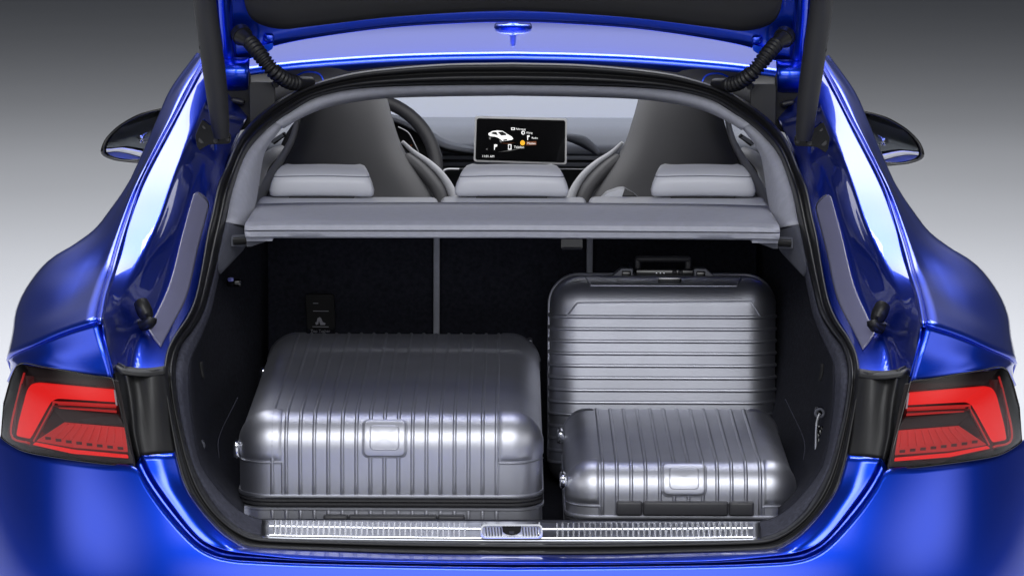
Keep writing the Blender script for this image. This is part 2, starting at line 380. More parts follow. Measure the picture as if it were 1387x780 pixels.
# ---- tail lamps
def ly(px, py):
    t = max(0.0, (175 - px) / 175.0)
    return 0.004 + 0.05 * t + 0.15 * t ** 3 + 0.02 * (py - 500) / -130 * -1 * 0
def lamp():
    root = empty('tail_lamp', (0, 0, 0), car)
    top = [(6, 545), (17, 508), (29, 492.5), (60, 497.5), (90, 502.5), (120, 508), (152, 513)]
    bot = [(2, 592), (18, 603), (38, 611.5), (80, 619), (115, 624), (150, 628), (182, 630)]
    n = 40
    def bulge(t): return -0.012 * math.sin(math.pi * t)
    tc = crom([(a, b, 0) for a, b in top], n); bc = crom([(a, b, 0) for a, b in bot], n)
    def rowset(dY, inset=0.0, m=9, b=True):
        out = []
        for k in range(m):
            t = inset + (1 - 2 * inset) * k / (m - 1); r = []
            for i in range(n):
                q = tc[i].lerp(bc[i], t); r.append(P(q.x, q.y, ly(q.x, q.y) + dY + (bulge(t) if b else 0)))
            out.append(r)
        return out
    loft('lamp_housing', rowset(.05), M['lampblack'], root, 0.004)
    # side frame of the lens
    outline = [(v.x, v.y) for v in tc] + [(v.x, v.y) for v in bc[::-1]]
    a = [P(x, y, ly(x, y) + .052) for x, y in outline]; c = [P(x, y, ly(x, y) - .001) for x, y in outline]
    V, F = grid([a + a[:1], c + c[:1]]); mesh('lamp_rim', V, F, M['gloss_black'], root, thick=.002)
    lf = lambda d: (lambda x, y: ly(x, y) + d)
    # dim red backing
    poly('red_backing', roundpoly([(30, 508), (155, 522), (174, 622), (95, 616), (38, 604), (8, 592)], 5), lf(.036), M['lampdark'], root, .004)
    # bright L shaped light guide
    L = [(154, 528.5), (158, 544.5), (78, 539.5), (70, 543), (62, 556), (41, 594), (22, 590), (25, 572), (36, 530), (41, 521), (52, 519)]
    g = poly('light_guide', roundpoly(L, [1, 1, 8, 8, 3, 3, 3, 3, 5, 6, 4], 3), lf(.012), M['lampred'], root, .012, bevel=.0015)
    # fine contour ridges beside it
    for q, (off, m_) in enumerate(((0, 'lampred2'), (5, 'lampdark'))):
        pth = [(158, 549 + off), (79, 545 + off), (72, 549 + off), (46 + off * .4, 597)]
        cc = crom([(x, y, 0) for x, y in pth], 24)
        tube('light_ridge', [P(v.x, v.y, ly(v.x, v.y) + .017) for v in cc], .0022, M[m_], root, 6)
    pth = [(33, 505), (26, 530), (15, 588), (40, 600)]
    cc = crom([(x, y, 0) for x, y in pth], 20)
    tube('light_ridge', [P(v.x, v.y, ly(v.x, v.y) + .014) for v in cc], .002, M['lampred2'], root, 6)
    cc = crom([(30, 520, 0), (23, 550, 0), (18, 588, 0)], 14)
    tube('light_ridge', [P(v.x, v.y, ly(v.x, v.y) + .012) for v in cc], .0016, M['lampdark'], root, 6)
    poly('upper_reflector', [(78, 546), (157, 551), (158, 559), (80, 553)], lf(.024), M['lampred2'], root, .004)
    poly('dark_band', [(68, 552), (160, 561), (168, 577), (88, 571), (60, 572)], lf(.019), M['lampblack'], root, .004)
    # lower lens block with the fine fluting
    lo = poly('lower_reflector', [(87, 572), (169, 579), (173, 612), (100, 606), (49, 597)], lf(.016), M['lampred2'], root, .004)
    for k in range(9):
        t = k / 8; x0 = 92 + 72 * t; x1 = 74 + 92 * t
        tube('flute', [P(x0, 574 + 6 * t, ly(x0, 575) + .0145), P(x1, 592 + 9 * t, ly(x1, 592) + .0145)], .0016, M['lampred2'], root, 5)
    for k in range(8):
        t = k / 7; x = 65 + 98 * t; y = 593.5 + 13.5 * (t ** .85)
        poly('led_cell', [(x - 4, y - 2.2), (x + 3.6, y - 1.6), (x + 4, y + 2), (x - 3.5, y + 1.6)], lf(.013), M['lampdark'], root, .003)
    poly('lower_light_bar', roundpoly([(48, 599), (100, 609), (173, 616), (174, 620.5), (98, 614), (44, 602)], 1.5), lf(.011), M['lampred'], root, .004)
    poly('lamp_clip', [(154, 528), (156.5, 528), (159, 549), (156.8, 549)], lf(.006), M['silverplastic'], root, .004)
    poly('lamp_bezel', [(160, 516), (166, 545), (183, 628), (176, 627), (168, 575), (152, 515)], lf(.009), M['lampblack'], root, .006)
    poly('lamp_bezel', [(32, 494.5), (152, 514.5), (154, 524), (52, 516), (48, 511)], lf(.010), M['lampblack'], root, .006)
    poly('lamp_bezel', [(40, 604), (100, 616), (178, 622), (181, 628.5), (110, 622), (38, 610)], lf(.010), M['lampblack'], root, .006)
    loft('lens', rowset(0), M['lens'], root, 0.0)
    return root
lampL = lamp()
lampR = empty('tail_lamp', (0, 0, 0), car)
for ch in list(lampL.children): flipped(ch, lampR)

# ---- black corner trim beside the lamps
k0 = [(153, 489, .12), (160, 540, .085), (172, 590, .06), (185, 622, .045)]
k1 = [(168, 495, .075), (177, 540, .05), (182, 585, .04), (189, 617, .034)]
k2 = [(180, 498, .10), (186, 540, .075), (189, 585, .06), (194, 617, .05)]
k3 = [(205, 500, .085), (209, 540, .07), (212, 585, .06), (215, 615, .054)]
k4 = [(226, 498, .11), (230, 540, .10), (233, 585, .085), (238, 614, .075)]
both(loft('corner_trim', smooth_rows([PC(k, 20) for k in (k0, k1, k2, k3, k4)], 18), M['plastic'], car, 0.004))
t0 = [(152, 488, .13), (160, 493, .11), (175, 496.5, .11), (200, 498, .12), (224, 495, .14)]
t1 = [(x + 1, y + 11, Y - .045) for x, y, Y in t0]; tm = [(x, y + 3, Y - .035) for x, y, Y in t0]
both(loft('corner_trim_cap', smooth_rows([PC(t0, 20), PC(tm, 20), PC(t1, 20)], 8), M['plastic'], car, 0.003))

# ---- rubber boot seal: a closed loop of lips
SO = [(694, 752, .0), (560, 750.5, .0), (440, 747, .005), (370, 744.5, .01), (334, 741, .015), (315, 732, .02), (295, 717, .03), (270, 690, .04), (249, 657, .055), (238, 618, .07), (231, 580, .085),
      (223, 530, .10), (221, 505, .115), (226, 474, .20), (238, 451, .28), (254, 427, .36), (265, 399, .43), (273, 360, .54), (280, 318, .66), (287, 288, .76), (294, 253, .88), (306, 225, .98), (317, 198, 1.08), (330, 177, 1.17),
      (350, 156, 1.25), (380, 134, 1.33), (413, 117.5, 1.39), (444, 107, 1.42), (492, 96, 1.45), (596, 86.5, 1.47), (694, 84.5, 1.475)]
SI = [(694, 732, .07), (560, 730.5, .07), (440, 728, .075), (380, 726, .08), (354, 724, .085), (335, 719, .09), (316, 708, .10), (298, 692, .11), (282, 669, .125), (267, 641, .14), (257, 613, .15),
      (244, 560, .165), (238, 512, .18), (239, 489, .24), (246, 466, .31), (262, 445, .39), (276, 421, .46), (286, 385, .56), (295, 350, .66), (304, 309, .78), (315, 260, .92), (327, 223, 1.04), (337, 203, 1.12), (350, 187, 1.2),
      (372, 167, 1.28), (397, 150, 1.35), (427, 133, 1.41), (472, 122, 1.45), (527, 117.5, 1.475), (606, 115.5, 1.49), (694, 115, 1.495)]
NS = 150
def seal_row(t, bump):
    c = [((1 - t) * p[0] + t * q[0], (1 - t) * p[1] + t * q[1], (1 - t) * p[2] + t * q[2] - bump) for p, q in zip(SO, SI)]
    return PC(c, NS)
prof = [(0.0, -.10), (0.03, .0), (.12, .012), (.24, .016), (.36, .010), (.44, -.002), (.50, .004), (.58, .020), (.70, .026), (.82, .020), (.92, .006), (1.0, -.02)]
rows = [seal_row(t, b) for t, b in prof]
wr = whole([r[::-1] for r in rows])
def ring(rows):
    """left half runs top->bottom; close it with its mirror"""
    out = []
    for r in rows:
        l = [Vector((0, r[0].y, r[0].z))] + r[1:-1] + [Vector((0, r[-1].y, r[-1].z))]
        out.append(l + [Vector((-v.x, v.y, v.z)) for v in r[-2:0:-1]])
    return out
V, F = grid(ring(rows), close=True)
mesh('boot_seal', V, F, M['rubber'], car, face_cam=True, thick=.003)

# ---- carpeted edge of the opening (below the luggage cover)
ed_o = [(x, y, Y + .004) for x, y, Y in SI[:19]]
ED = [(694, 704, .19), (560, 703.5, .19), (440, 703, .19), (380, 703, .19), (357, 703, .19), (331, 695, .195), (308, 677, .20), (288, 654, .21), (276, 637, .215), (270, 625, .22), (263, 594, .23), (257, 545, .24), (256, 505, .26), (258, 488, .31), (267, 468, .38), (276, 448, .45), (286, 422, .52), (292, 396, .59), (297, 372, .66)]
q0 = PC(ed_o, 70); q2 = PC(ED, 70); q1 = PC([((a[0] + b[0]) / 2 - 1, (a[1] + b[1]) / 2, (a[2] + b[2]) / 2 - (.025 if a[0] < 330 else 0)) for a, b in zip(ed_o, ED)], 70)
rows = smooth_rows([q0, q1, q2], 8)
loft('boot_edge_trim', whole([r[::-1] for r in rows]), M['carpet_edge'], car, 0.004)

# ---- boot tub
ZF = 0.515; YB = 1.26
e = PC(ED[5:], 40)
def inw(v, t):
    # the side wall runs forward from the edge trim to the seat backs
    tgt = Vector((-0.50 - 0.02 * max(0, v.z - .8), YB, max(v.z, ZF) if v.z > ZF else ZF))
    return v.lerp(tgt, t)
rows = [e] + [[Vector((v.x + (-.5 - v.x) * (t ** .8) - .05 * math.sin(math.pi * t) * min(1, max(0, (v.z - .6) / .2)), v.y + (YB - v.y) * t, v.z)) for v in e] for t in (.06, .2, .4, .6, .8, 1.0)]
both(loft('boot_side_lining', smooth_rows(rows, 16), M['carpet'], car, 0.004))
flz = lambda Y: ZF + (Y - .25) * .035
V = []; F = []
fr = [[Vector((-.62 + 1.24 * i / 20, Y, flz(Y))) for i in range(21)] for Y in (.14, .2, .3, .6, .9, YB + .02)]
loft('boot_floor', fr, M['carpet'], car, 0.01)
loft('sill_inner_lining', [[Vector((x, .195, .635)) for x in (-.47, 0, .47)], [Vector((x, .165, .50)) for x in (-.47, 0, .47)]], M['carpet'], car, 0.01)
def seatback(x0, x1, name='rear_seat_back'):
    a = P(x0, 400, YB).x; b = P(x1, 400, YB).x
    o = rbox(name, (b - a - .001, .06, .55), M['carpet'], car, ((a + b) / 2, YB + .05, ZF + .275), (R(-3), 0, 0), .012)
    return o
seatback(300, 588); seatback(594, 797); seatback(803, 1090)
for xs in (591, 799):
    a = P(xs, 388, YB - .004)
    rbox('seat_split_trim', (.013, .03, .55), M['greytrim'], car, (a.x, YB + .026, ZF + .275), (R(-3), 0, 0), .003)
# tether cover with its print
tt = poly('tether_cover', roundpoly([(414, 399), (452, 399), (454, 446), (416, 446)], 4), YB - .004, M['hole'], car, .02, bevel=.001)
poly('tether_slot', [(419, 404), (448, 404), (448, 420), (419, 420)], YB - .006, M['hole'], tt, .004)
poly('tether_line', [(424, 410.3), (431, 410.3), (431, 411.2), (424, 411.2)], YB - .008, M['print'], tt, .001)
poly('tether_line', [(424, 420.8), (445, 421), (445, 421.8), (424, 421.6)], YB - .008, M['print'], tt, .001)
poly('tether_line', [(423, 442), (445, 442.2), (445, 443), (423, 442.8)], YB - .007, M['print'], tt, .001)
poly('seat_symbol', [(427, 437), (429, 436), (430, 431), (433, 429.5), (435, 431), (437, 436), (441, 438), (440, 440), (434, 440), (432, 434), (431, 439), (428, 440)], YB - .008, M['print'], tt, .001)

def text(name, s, loc, size, m, parent, rot=(R(90), 0, 0), align='LEFT', ext=0.0003):
    cu = bpy.data.curves.new(name, 'FONT'); cu.body = s; cu.size = size; cu.align_x = align; cu.extrude = ext
    t = bpy.data.objects.new('tmp_text', cu); COL.objects.link(t)
    me = bpy.data.meshes.new_from_object(t.evaluated_get(bpy.context.evaluated_depsgraph_get()))
    bpy.data.objects.remove(t); me.transform(Matrix.Translation(loc) @ Matrix.Rotation(rot[1], 4, 'Y') @ Matrix.Rotation(rot[0], 4, 'X'))
    me.materials.clear()
    return finish(name, me, m, parent, False)
p = P(434, 450, YB - .008)
text('tether_print', 'Top Tether', p, .0085, M['print'], tt, align='CENTER')
hd = poly('seat_release_recess', roundpoly([(760, 324), (789, 324), (789, 337), (760, 337)], 2), YB - .004, M['gloss_black'], car, .02)
poly('seat_release_lip', [(761, 336), (788, 336), (788, 338), (761, 338)], YB - .012, M['greytrim2'], hd, .006)
# boot lamp and side hooks
bl = P(313, 379, .95)
rbox('boot_lamp', (.03, .02, .016), M['gloss_black'], car, bl + Vector((.006, .006, -.006)), bev=.005)
rbox('boot_lamp_lens', (.012, .012, .008), M['blueled'], car, bl + Vector((0, -.008, .002)), bev=.003)

# side pocket lip lines on the linings
for pts in ([(322, 538, .62), (297, 591, .5), (297, 620, .46)],):
    both(tube('pocket_edge', PC(pts, 14), .0007, M['carpet_edge'], car, 6))
both(loft('side_pocket_flap', [PC([(272, 490, .40), (273, 502, .40), (276, 512, .40)], 6), PC([(275, 489, .41), (276, 502, .41), (278, 512, .41)], 6)], M['hole'], car, .003))

# ---- load sill plate
lp = [(355, 703, .150), (355, 706, .135), (354, 713, .112), (354, 720, .085), (354, 725, .062), (354, 727.5, .058)]
rows = []
NR = 88
for k, (x, y, Y) in enumerate(lp):
    a = P(x, y, Y); c = P(694, y + 3.5 - (1.5 if k == 0 else 0), Y)
    n = 60; rows.append([Vector((a.x * (1 - 2 * i / n), Y - .004 * (1 - (1 - 2 * i / n) ** 2), a.z + (c.z - a.z) * (1 - (1 - 2 * i / n) ** 2))) for i in range(n + 1)])
plate = loft('load_sill_plate', smooth_rows(rows, 12), M['sillmetal'], car, .006)
srow = smooth_rows(rows, 14)
V = []; F = []
for k in range(NR):
    xk = -.415 + .83 * k / (NR - 1)
    if abs(xk) < .075: continue
    u = (xk - rows[0][0].x) / (rows[0][-1].x - rows[0][0].x)
    big = .0034 + .0022 * min(1, max(0, (abs(xk) - .15) / .2)); hgt = .0022 + .0016 * min(1, max(0, (abs(xk) - .12) / .22))
    path = []
    for r in srow[1:-1]:
        f = u * 60; i = min(59, int(f)); path.append(r[i].lerp(r[i + 1], f - i))
    base = len(V)
    for i, q in enumerate(path):
        h = hgt * (1 if 0 < i < len(path) - 1 else .05)
        nrm = Vector((0, -.45, .9))
        V += [q + Vector((-big * .5, 0, 0)) - nrm * .0004, q + Vector((-big * .22, 0, 0)) + nrm * h, q + Vector((big * .22, 0, 0)) + nrm * h, q + Vector((big * .5, 0, 0)) - nrm * .0004]
    for i in range(len(path) - 1):
        for j in range(3):
            a = base + i * 4 + j; F.append((a, a + 4, a + 5, a + 1))
rb = mesh('sill_plate_ribs', V, F, M['ribmetal'], plate, face_cam=True)
for rk in (5, 12):  # added bright cords painting the highlight stripe along the plate
    tube('plate_highlight_bead', [v + Vector((0, -.0006, .0008)) for v in srow[rk][1:-1]], .0016, M['ribmetal'], plate, 8); rb['kind'] = 'stuff'
# lock striker in the middle of the plate
st = empty('lock_striker', (0, 0, 0), car)
def ring_poly(name, outer, inner, Y, m, parent, depth):
    n = len(outer); a = [P(x, y, Y) for x, y in outer]; b = [P(x, y, Y) for x, y in inner]
    c = [v + Vector((0, depth, 0)) for v in b]; d = [v + Vector((0, depth, 0)) for v in a]
    V, F = grid([r + r[:1] for r in (a, b, c, d, a)])
    return mesh(name, V, F, m, parent, smooth=True, face_cam=False, auto=40, bevel=.0008)
ro = roundpoly([(651, 709.5), (735, 709.5), (735, 729), (651, 729)], 7, 5); ri = roundpoly([(654, 712.5), (732, 712.5), (732, 726), (654, 726)], 5, 5)
ring_poly('striker_frame', ro, ri, .050, M['chrome'], st, .02)
poly('striker_insert', ri, .058, M['silverplastic'], st, .01)
for k in range(7):
    for sx in (658 + 4 * k, 706 + 4 * k - 2):
        if 678 < sx < 708: continue
        tube('insert_flute', [P(sx, 713.5, .0565), P(sx + 1, 725, .0545)], .0014, M['chrome'], st, 6)
poly('lock_opening', [(680, 713), (706, 713), (705, 720), (700, 723.5), (693, 724.5), (686, 723.5), (681, 720)], .0535, M['hole'], st, .004)
poly('lock_tongue', [(689, 719), (697, 719), (696, 722.5), (690, 722.5)], .0515, M['gloss_black'], st, .003)

# ---- pillar trims and headliner bow
hb_o = [(x, y, Y + .01) for x, y, Y in SI[24:]]
hb_i = [(384, 172, 1.36), (407, 158.5, 1.42), (438, 146, 1.48), (474, 138, 1.52), (527, 131.5, 1.55), (606, 129, 1.57), (694, 128, 1.575)]
r0 = PC(hb_o, 40); r2 = PC(hb_i, 40); r1 = PC([((a[0] + b[0]) / 2, (a[1] + b[1]) / 2, (a[2] + b[2]) / 2 - .03) for a, b in zip(hb_o, hb_i)], 40)
hr = smooth_rows([r0, r1, r2, [v + Vector((0, .12, .02)) for v in r2]], 10)
loft('headliner_bow', whole(hr), M['greytrim'], car, .003)
pl_o = [(x, y, Y + .01) for x, y, Y in SI[18:25]][::-1]        # top -> bottom
pl_o[-1] = (299, 330, .74)
pl_o = [(372, 167, 1.29), (350, 187, 1.21), (337, 203, 1.13), (327, 223, 1.05), (315, 260, .93), (306, 300, .81)]
pl_i = [(384, 171, 1.37), (367, 193, 1.31), (358, 209, 1.26), (353, 230, 1.2), (347, 270, 1.1), (338, 306, .92)]
m1 = [((a[0] * .4 + b[0] * .6), (a[1] + b[1]) / 2, (a[2] + b[2]) / 2 - .04) for a, b in zip(pl_o, pl_i)]
m0 = PC(pl_o, 26); m2 = PC(pl_i, 26)
both(loft('pillar_trim', smooth_rows([m0, PC(m1, 26), m2, [v + Vector((-.01, .18, 0)) for v in m2]], 12), M['greytrim'], car, .003))
lo_o = [(306, 301, .80), (301, 326, .74), (296, 350, .68), (292, 372, .62)]
lo_m = [(325, 304, .84), (320, 328, .80), (309, 348, .74), (296, 368, .66)]
lo_i = [(338, 307, .93), (333, 333, .88), (320, 349, .80), (299, 371, .68)]
both(loft('pillar_trim_foot', smooth_rows([PC(lo_o, 14), PC(lo_m, 14), PC(lo_i, 14)], 8), M['greytrim2'], car, .003))
bk = poly('cover_bracket', roundpoly([(313, 320), (333, 319), (333, 334), (313, 334)], 2), .765, M['greytrim2'], car, .02, bevel=.002); both(bk)
bs = poly('bracket_slot', [(316, 322), (332, 321.5), (332, 331), (316, 332)], .758, M['hole'], car, .006); both(bs)
pn = tube('cover_pin', PC([(317, 327, .75), (326, 326.5, .745), (336, 326, .74)], 5), .006, M['plastic'], car); both(pn)

# ---- luggage cover
def crow(pts): return PC(pts, 30)
cv = [
    [(349, 276, 1.16), (420, 274.5, 1.17), (560, 274, 1.18), (694, 274, 1.18)],
    [(344, 284, 1.02), (420, 281, 1.04), (560, 280, 1.05), (694, 280, 1.05)],
    [(338, 293, .84), (390, 290, .88), (560, 290, .89), (694, 290, .89)],
    [(334, 300, .73), (390, 297, .78), (560, 297, .78), (694, 297, .78)],
    [(332.5, 302, .69), (390, 299.5, .71), (560, 299.5, .71), (694, 299.5, .71)],
    [(331.5, 307, .675), (390, 305, .69), (560, 305, .69), (694, 305, .69)],
    [(331, 312, .675), (390, 311.5, .69), (560, 311.5, .69), (694, 311.5, .69)],
    [(331.3, 313, .688), (390, 312.8, .70), (560, 313, .70), (694, 313, .70)],
    [(331.5, 314.2, .672), (390, 314.2, .685), (560, 314.5, .685), (694, 314.5, .685)],
    [(332, 321, .675), (390, 320.5, .69), (560, 321, .69), (694, 321, .69)],
    [(334, 323, .71), (390, 322.5, .72), (560, 322.5, .72), (694, 322.5, .72)],
    [(345, 322, 1.1), (420, 322, 1.14), (560, 322, 1.15), (694, 322, 1.15)]]
lc = loft('luggage_cover', whole([crow(c) for c in cv[:-1]] + [[v + Vector((0, .42, .0)) for v in crow(cv[-2])]]), M['greytrim'], car, .002, auto=50)
pk = poly('cover_lip', [(333, 322), (369, 322), (369, 326.5), (334, 327)], .70, M['greytrim'], car, .05, bevel=.001); both(pk)
pk2 = poly('cover_foot', [(334, 327), (360, 327), (340, 334), (334, 334)], .72, M['greytrim2'], car, .05); both(pk2)

# ---- rear seat tops and head restraints
def seat_top(x0, x1):
    a = P(x0, 275, 1.24); b = P(x1, 275, 1.24)
    rbox('rear_seat_top', (b.x - a.x - .004, .17, .05), M['leather'], car, ((a.x + b.x) / 2, 1.265, a.z - .022), (0, 0, 0), .014, 4)
seat_top(344, 594); seat_top(594, 797); seat_top(797, 1043)
def headrest(pxc, wpx, ytop=228, ycr=241, ybot=268):
    Yf = 1.30; s = FPX / (Yf + 6.3); W = wpx / s; c = P(pxc, 268, Yf)
    root = empty('head_restraint', (0, 0, 0), car)
    # stack of cross-sections: (height, half width factor, front, back)
    secs = [(.000, .95, .012, .09), (.004, .985, .004, .095), (.014, 1.0, .0, .10), (.028, .965, .0, .105), (.040, .92, .003, .108), (.0415, .91, .0055, .108), (.043, .908, .0055, .108), (.046, .895, .010, .108), (.053, .85, .030, .106), (.058, .79, .060, .104), (.059, .70, .085, .10)]
    rows = []
    for h, f, fr_, bk_ in secs:
        hw = W / 2 * f; r = []
        for i in range(41):
            t = i / 40; a = math.pi * t
            ex = math.copysign(abs(math.cos(a)) ** .32, math.cos(a)); ey = abs(math.sin(a)) ** .32
            yy = fr_ + (1 - ey) * .03
            r.append(Vector((c.x - hw * ex, Yf + yy, c.z + h + .0025 * (1 - ex * ex))))
        for i in range(1, 20):
            t = i / 20; r.append(Vector((c.x + hw * (1 - 2 * t) * .96, Yf + bk_, c.z + h)))
        rows.append(r)
    V, F = grid(rows, close=True); n = len(rows[0]); F.append(tuple(range((len(rows) - 1) * n, len(rows) * n))); F.append(tuple(range(n - 1, -1, -1)))
    mesh('head_restraint_cushion', V, F, M['leather'], root, auto=60)
    # stitched seam
    r = rows[5][1:40]; tube('head_restraint_seam', [v + Vector((0, -.0006, .0004)) for v in r], .0013, M['dash'], root, 6)
    # foot of the restraint, and a near-black box painting the shaded gap
    rbox('head_restraint_foot', (W * .92, .07, .012), M['leather'], root, (c.x, Yf + .05, c.z - .010), bev=.005)
    rbox('head_restraint_gap', (W * .62, .05, .008), M['hole'], root, (c.x, Yf + .036, c.z - .003), bev=.002)
headrest(435, 143); headrest(953, 143); headrest(693, 156, 221, 242, 266)

# ---- front seats
def fseat():
    root = empty('front_seat', (0, 0, 0), car)
    L = [(418, 100), (415, 125), (409, 158), (399, 188), (386, 212), (372, 240), (357, 268), (350, 295)]
    Rr = [(515, 100), (523, 128), (531, 158), (542, 192), (556, 218), (573, 242), (590, 268), (603, 295)]
    lc_ = crom([(a, b, 0) for a, b in L], 30); rc = crom([(a, b, 0) for a, b in Rr], 30); rows = []
    for i in range(30):
        r = []
        for j in range(29):
            t = j / 28; e = abs(2 * t - 1); q = lc_[i].lerp(rc[i], t)
            Y = 2.02 + .05 * e ** 2 + .11 * e ** 9 + .04 * (1 - i / 29) 
            r.append(P(q.x, q.y, Y))
        rows.append(r)
    loft('seat_back_shell', rows, M['seatback'], root, .03)
    # pale leather side bolsters wrapping round from the front
    def bol(pts, rad, name='side_bolster', m='leather'):
        n = 26; c = PC([(a, b, Y) for a, b, Y, _ in pts], n); rr = crom([(q[3], 0, 0) for q in pts], n)
        tube(name, c, [max(.002, v.x) for v in rr], M[m], root, 14)
    bol([(404, 158, 2.20, .006), (396, 188, 2.17, .008), (381, 216, 2.17, .010), (366, 240, 2.17, .012), (352, 268, 2.17, .013), (344, 290, 2.17, .014)], 0)
    bol([(383, 203, 2.30, .012), (368, 210, 2.28, .015), (355, 225, 2.28, .016), (347, 250, 2.28, .018)], 0)
    bol([(545, 192, 2.19, .004), (560, 206, 2.20, .009), (580, 220, 2.20, .011), (597, 236, 2.19, .011), (609, 254, 2.18, .0105), (616, 272, 2.17, .010), (620, 292, 2.16, .010)], 0)
    w0 = [(550, 208, 2.17), (568, 224, 2.16), (584, 242, 2.15), (596, 260, 2.14), (606, 290, 2.13)]
    w1 = [(556, 207, 2.20), (577, 222, 2.20), (595, 240, 2.19), (606, 258, 2.18), (614, 290, 2.17)]
    loft('seat_wing', [PC(w0, 20), PC(w1, 20)], M['seatback'], root, .02)
    return root
fs = fseat(); fs2 = empty('front_seat', (0, 0, 0), car)
for ch in list(fs.children): flipped(ch, fs2)
# seat belt stub beside the outer rear seat
sb = poly('belt_guide', roundpoly([(812, 272), (822, 262), (838, 256.5), (846, 256), (862, 266), (869, 274)], 2), 1.36, M['leather'], car, .05, bevel=.004)
poly('belt_guide_mouth', [(840, 274), (846, 256.5), (858, 263), (870, 273)], 1.352, M['gloss_black'], car, .03)

# ---- dashboard, display, wheel
dr = [[(330, 157, 3.45), (520, 158.5, 3.45), (694, 159, 3.45)], [(330, 161, 3.30), (520, 163, 3.30), (694, 163, 3.30)], [(330, 172, 3.08), (520, 173, 3.08), (694, 172, 3.08)], [(330, 190, 3.02), (520, 198, 3.0), (694, 196, 3.0)], [(330, 206, 3.0), (520, 208, 2.98), (694, 206, 2.98)], [(330, 209, 3.03), (520, 211, 3.02), (694, 209, 3.02)]]
dash = loft('dashboard', whole(smooth_rows([PC(d, 30) for d in dr], 18)), M['dash'], car, .004)
lowr = [[(330, 209, 3.03), (520, 211, 3.02), (694, 209, 3.02)], [(330, 240, 3.05), (520, 240, 3.04), (694, 240, 3.04)], [(330, 300, 3.05), (520, 300, 3.04), (694, 300, 3.04)]]
loft('dashboard_lower', whole([PC(d, 20) for d in lowr]), M['dashdark'], dash, .004)
for y0, m_ in ((214, 'dash'), (223, 'greytrim2'), (229, 'silverplastic')):
    a = P(440, y0, 2.98); b = P(940, y0 - 0, 2.98)
    rbox('trim_strip', (b.x - a.x, .02, .010 if m_ != 'silverplastic' else .003), M[m_], dash, (0, 2.99, (a.z + b.z) / 2), bev=.002)
# instrument hood and passenger-side sweep
hood = [[(505, 150, 2.95), (540, 157, 2.95), (575, 172, 2.94), (605, 190, 2.93), (642, 199, 2.92)], [(505, 158, 2.84), (540, 166, 2.85), (570, 182, 2.86), (600, 199, 2.87), (642, 207, 2.88)]]
loft('instrument_hood', [PC(h, 20) for h in hood] + [[v + Vector((0, .14, -.02)) for v in PC(hood[1], 20)]], M['dash'], dash, .004)
sw = [(770, 181, 2.93), (790, 184, 2.93), (803, 193, 2.93), (814, 206, 2.93)]
loft('dash_sweep', [PC(sw, 16), PC([(x - 3, y + 4, Y - .012) for x, y, Y in sw], 16), PC([(765, 190, 2.95), (780, 196, 2.95), (792, 202, 2.95), (808, 211, 2.95)], 16)], M['dash'], dash, .004)
poly('instrument_recess', [(536, 160), (560, 176), (600, 205), (642, 212), (642, 200), (604, 193), (575, 176), (540, 160)], 2.93, M['hole'], dash, .02)
poly('instrument_recess', [(530, 160), (572, 180), (590, 215), (560, 215), (536, 190)], 2.92, M['hole'], dash, .01)
# wheel
wc = P(487, 232, 2.70); sc = FPX / 9.0
wp = []
for i in range(65):
    a = 2 * math.pi * i / 64
    wp.append(wc + Vector((math.cos(a) * .187, math.sin(a) * .075, math.sin(a) * .172)))
swh = empty('steering_wheel', (0, 0, 0), car)
V, F = tube_geo(wp, .0165, 14, cap=False); mesh('wheel_rim', V, F, M['handle'], swh)
tube('wheel_spoke', [wc + Vector((-.17, .01, 0)), wc + Vector((0, .02, -.01)), wc + Vector((.17, .01, 0))], .018, M['handle'], swh)
tube('wheel_trim', PC([(539, 172, 2.72), (553, 180, 2.72), (562, 196, 2.72), (567, 206, 2.72)], 16), .0015, M['silverplastic'], swh, 6)
tube('hood_trim', PC([(580, 195, 2.92), (594, 204, 2.91), (598, 212, 2.91), (593, 227, 2.91)], 16), .0022, M['silverplastic'], dash, 6)
tube('console_trim', PC([(601, 232, 2.60), (606, 229.5, 2.60), (622, 229.5, 2.60)], 8), .003, M['silverplastic'], dash, 6)
for k, (x, y) in enumerate(((547, 193), (550, 196), (553, 197.5), (556, 196.5))):
    poly('warning_light', [(x, y), (x + 2, y), (x + 2, y + 1.5), (x, y + 1.5)], 2.90, M['rust_lit'] if k % 2 else M['white_lit'], dash, .002)
# outer air vents and doors
vt = poly('air_vent', [(366, 192), (384, 180), (388, 184), (372, 196)], 2.7, M['hole'], car, .03); both(vt)
for k in range(3):
    vb = tube('vent_blade', [P(368 + k * 2, 194 - k * 3, 2.69), P(384 - k, 184 - k * 1.2, 2.69)], .002, M['dash'], car, 5); both(vb)
dd = [(300, 150, 2.9), (345, 175, 2.6), (372, 195, 2.5), (395, 215, 2.45), (395, 300, 2.4)]
do = mesh('door_trim', [(-.74, 1.3, .5), (-.74, 3.2, .5), (-.70, 3.2, 1.06), (-.70, 1.3, 1.10), (-.76, 3.2, 1.06), (-.76, 1.3, 1.10)], [(0, 1, 2, 3), (3, 2, 4, 5)], M['dash'], car, thick=.004); both(do)
loft('cabin_floor', [[Vector((-.74, 1.3, .45)), Vector((.74, 1.3, .45))], [Vector((-.74, 3.4, .45)), Vector((.74, 3.4, .45))]], M['carpet'], car, .01)

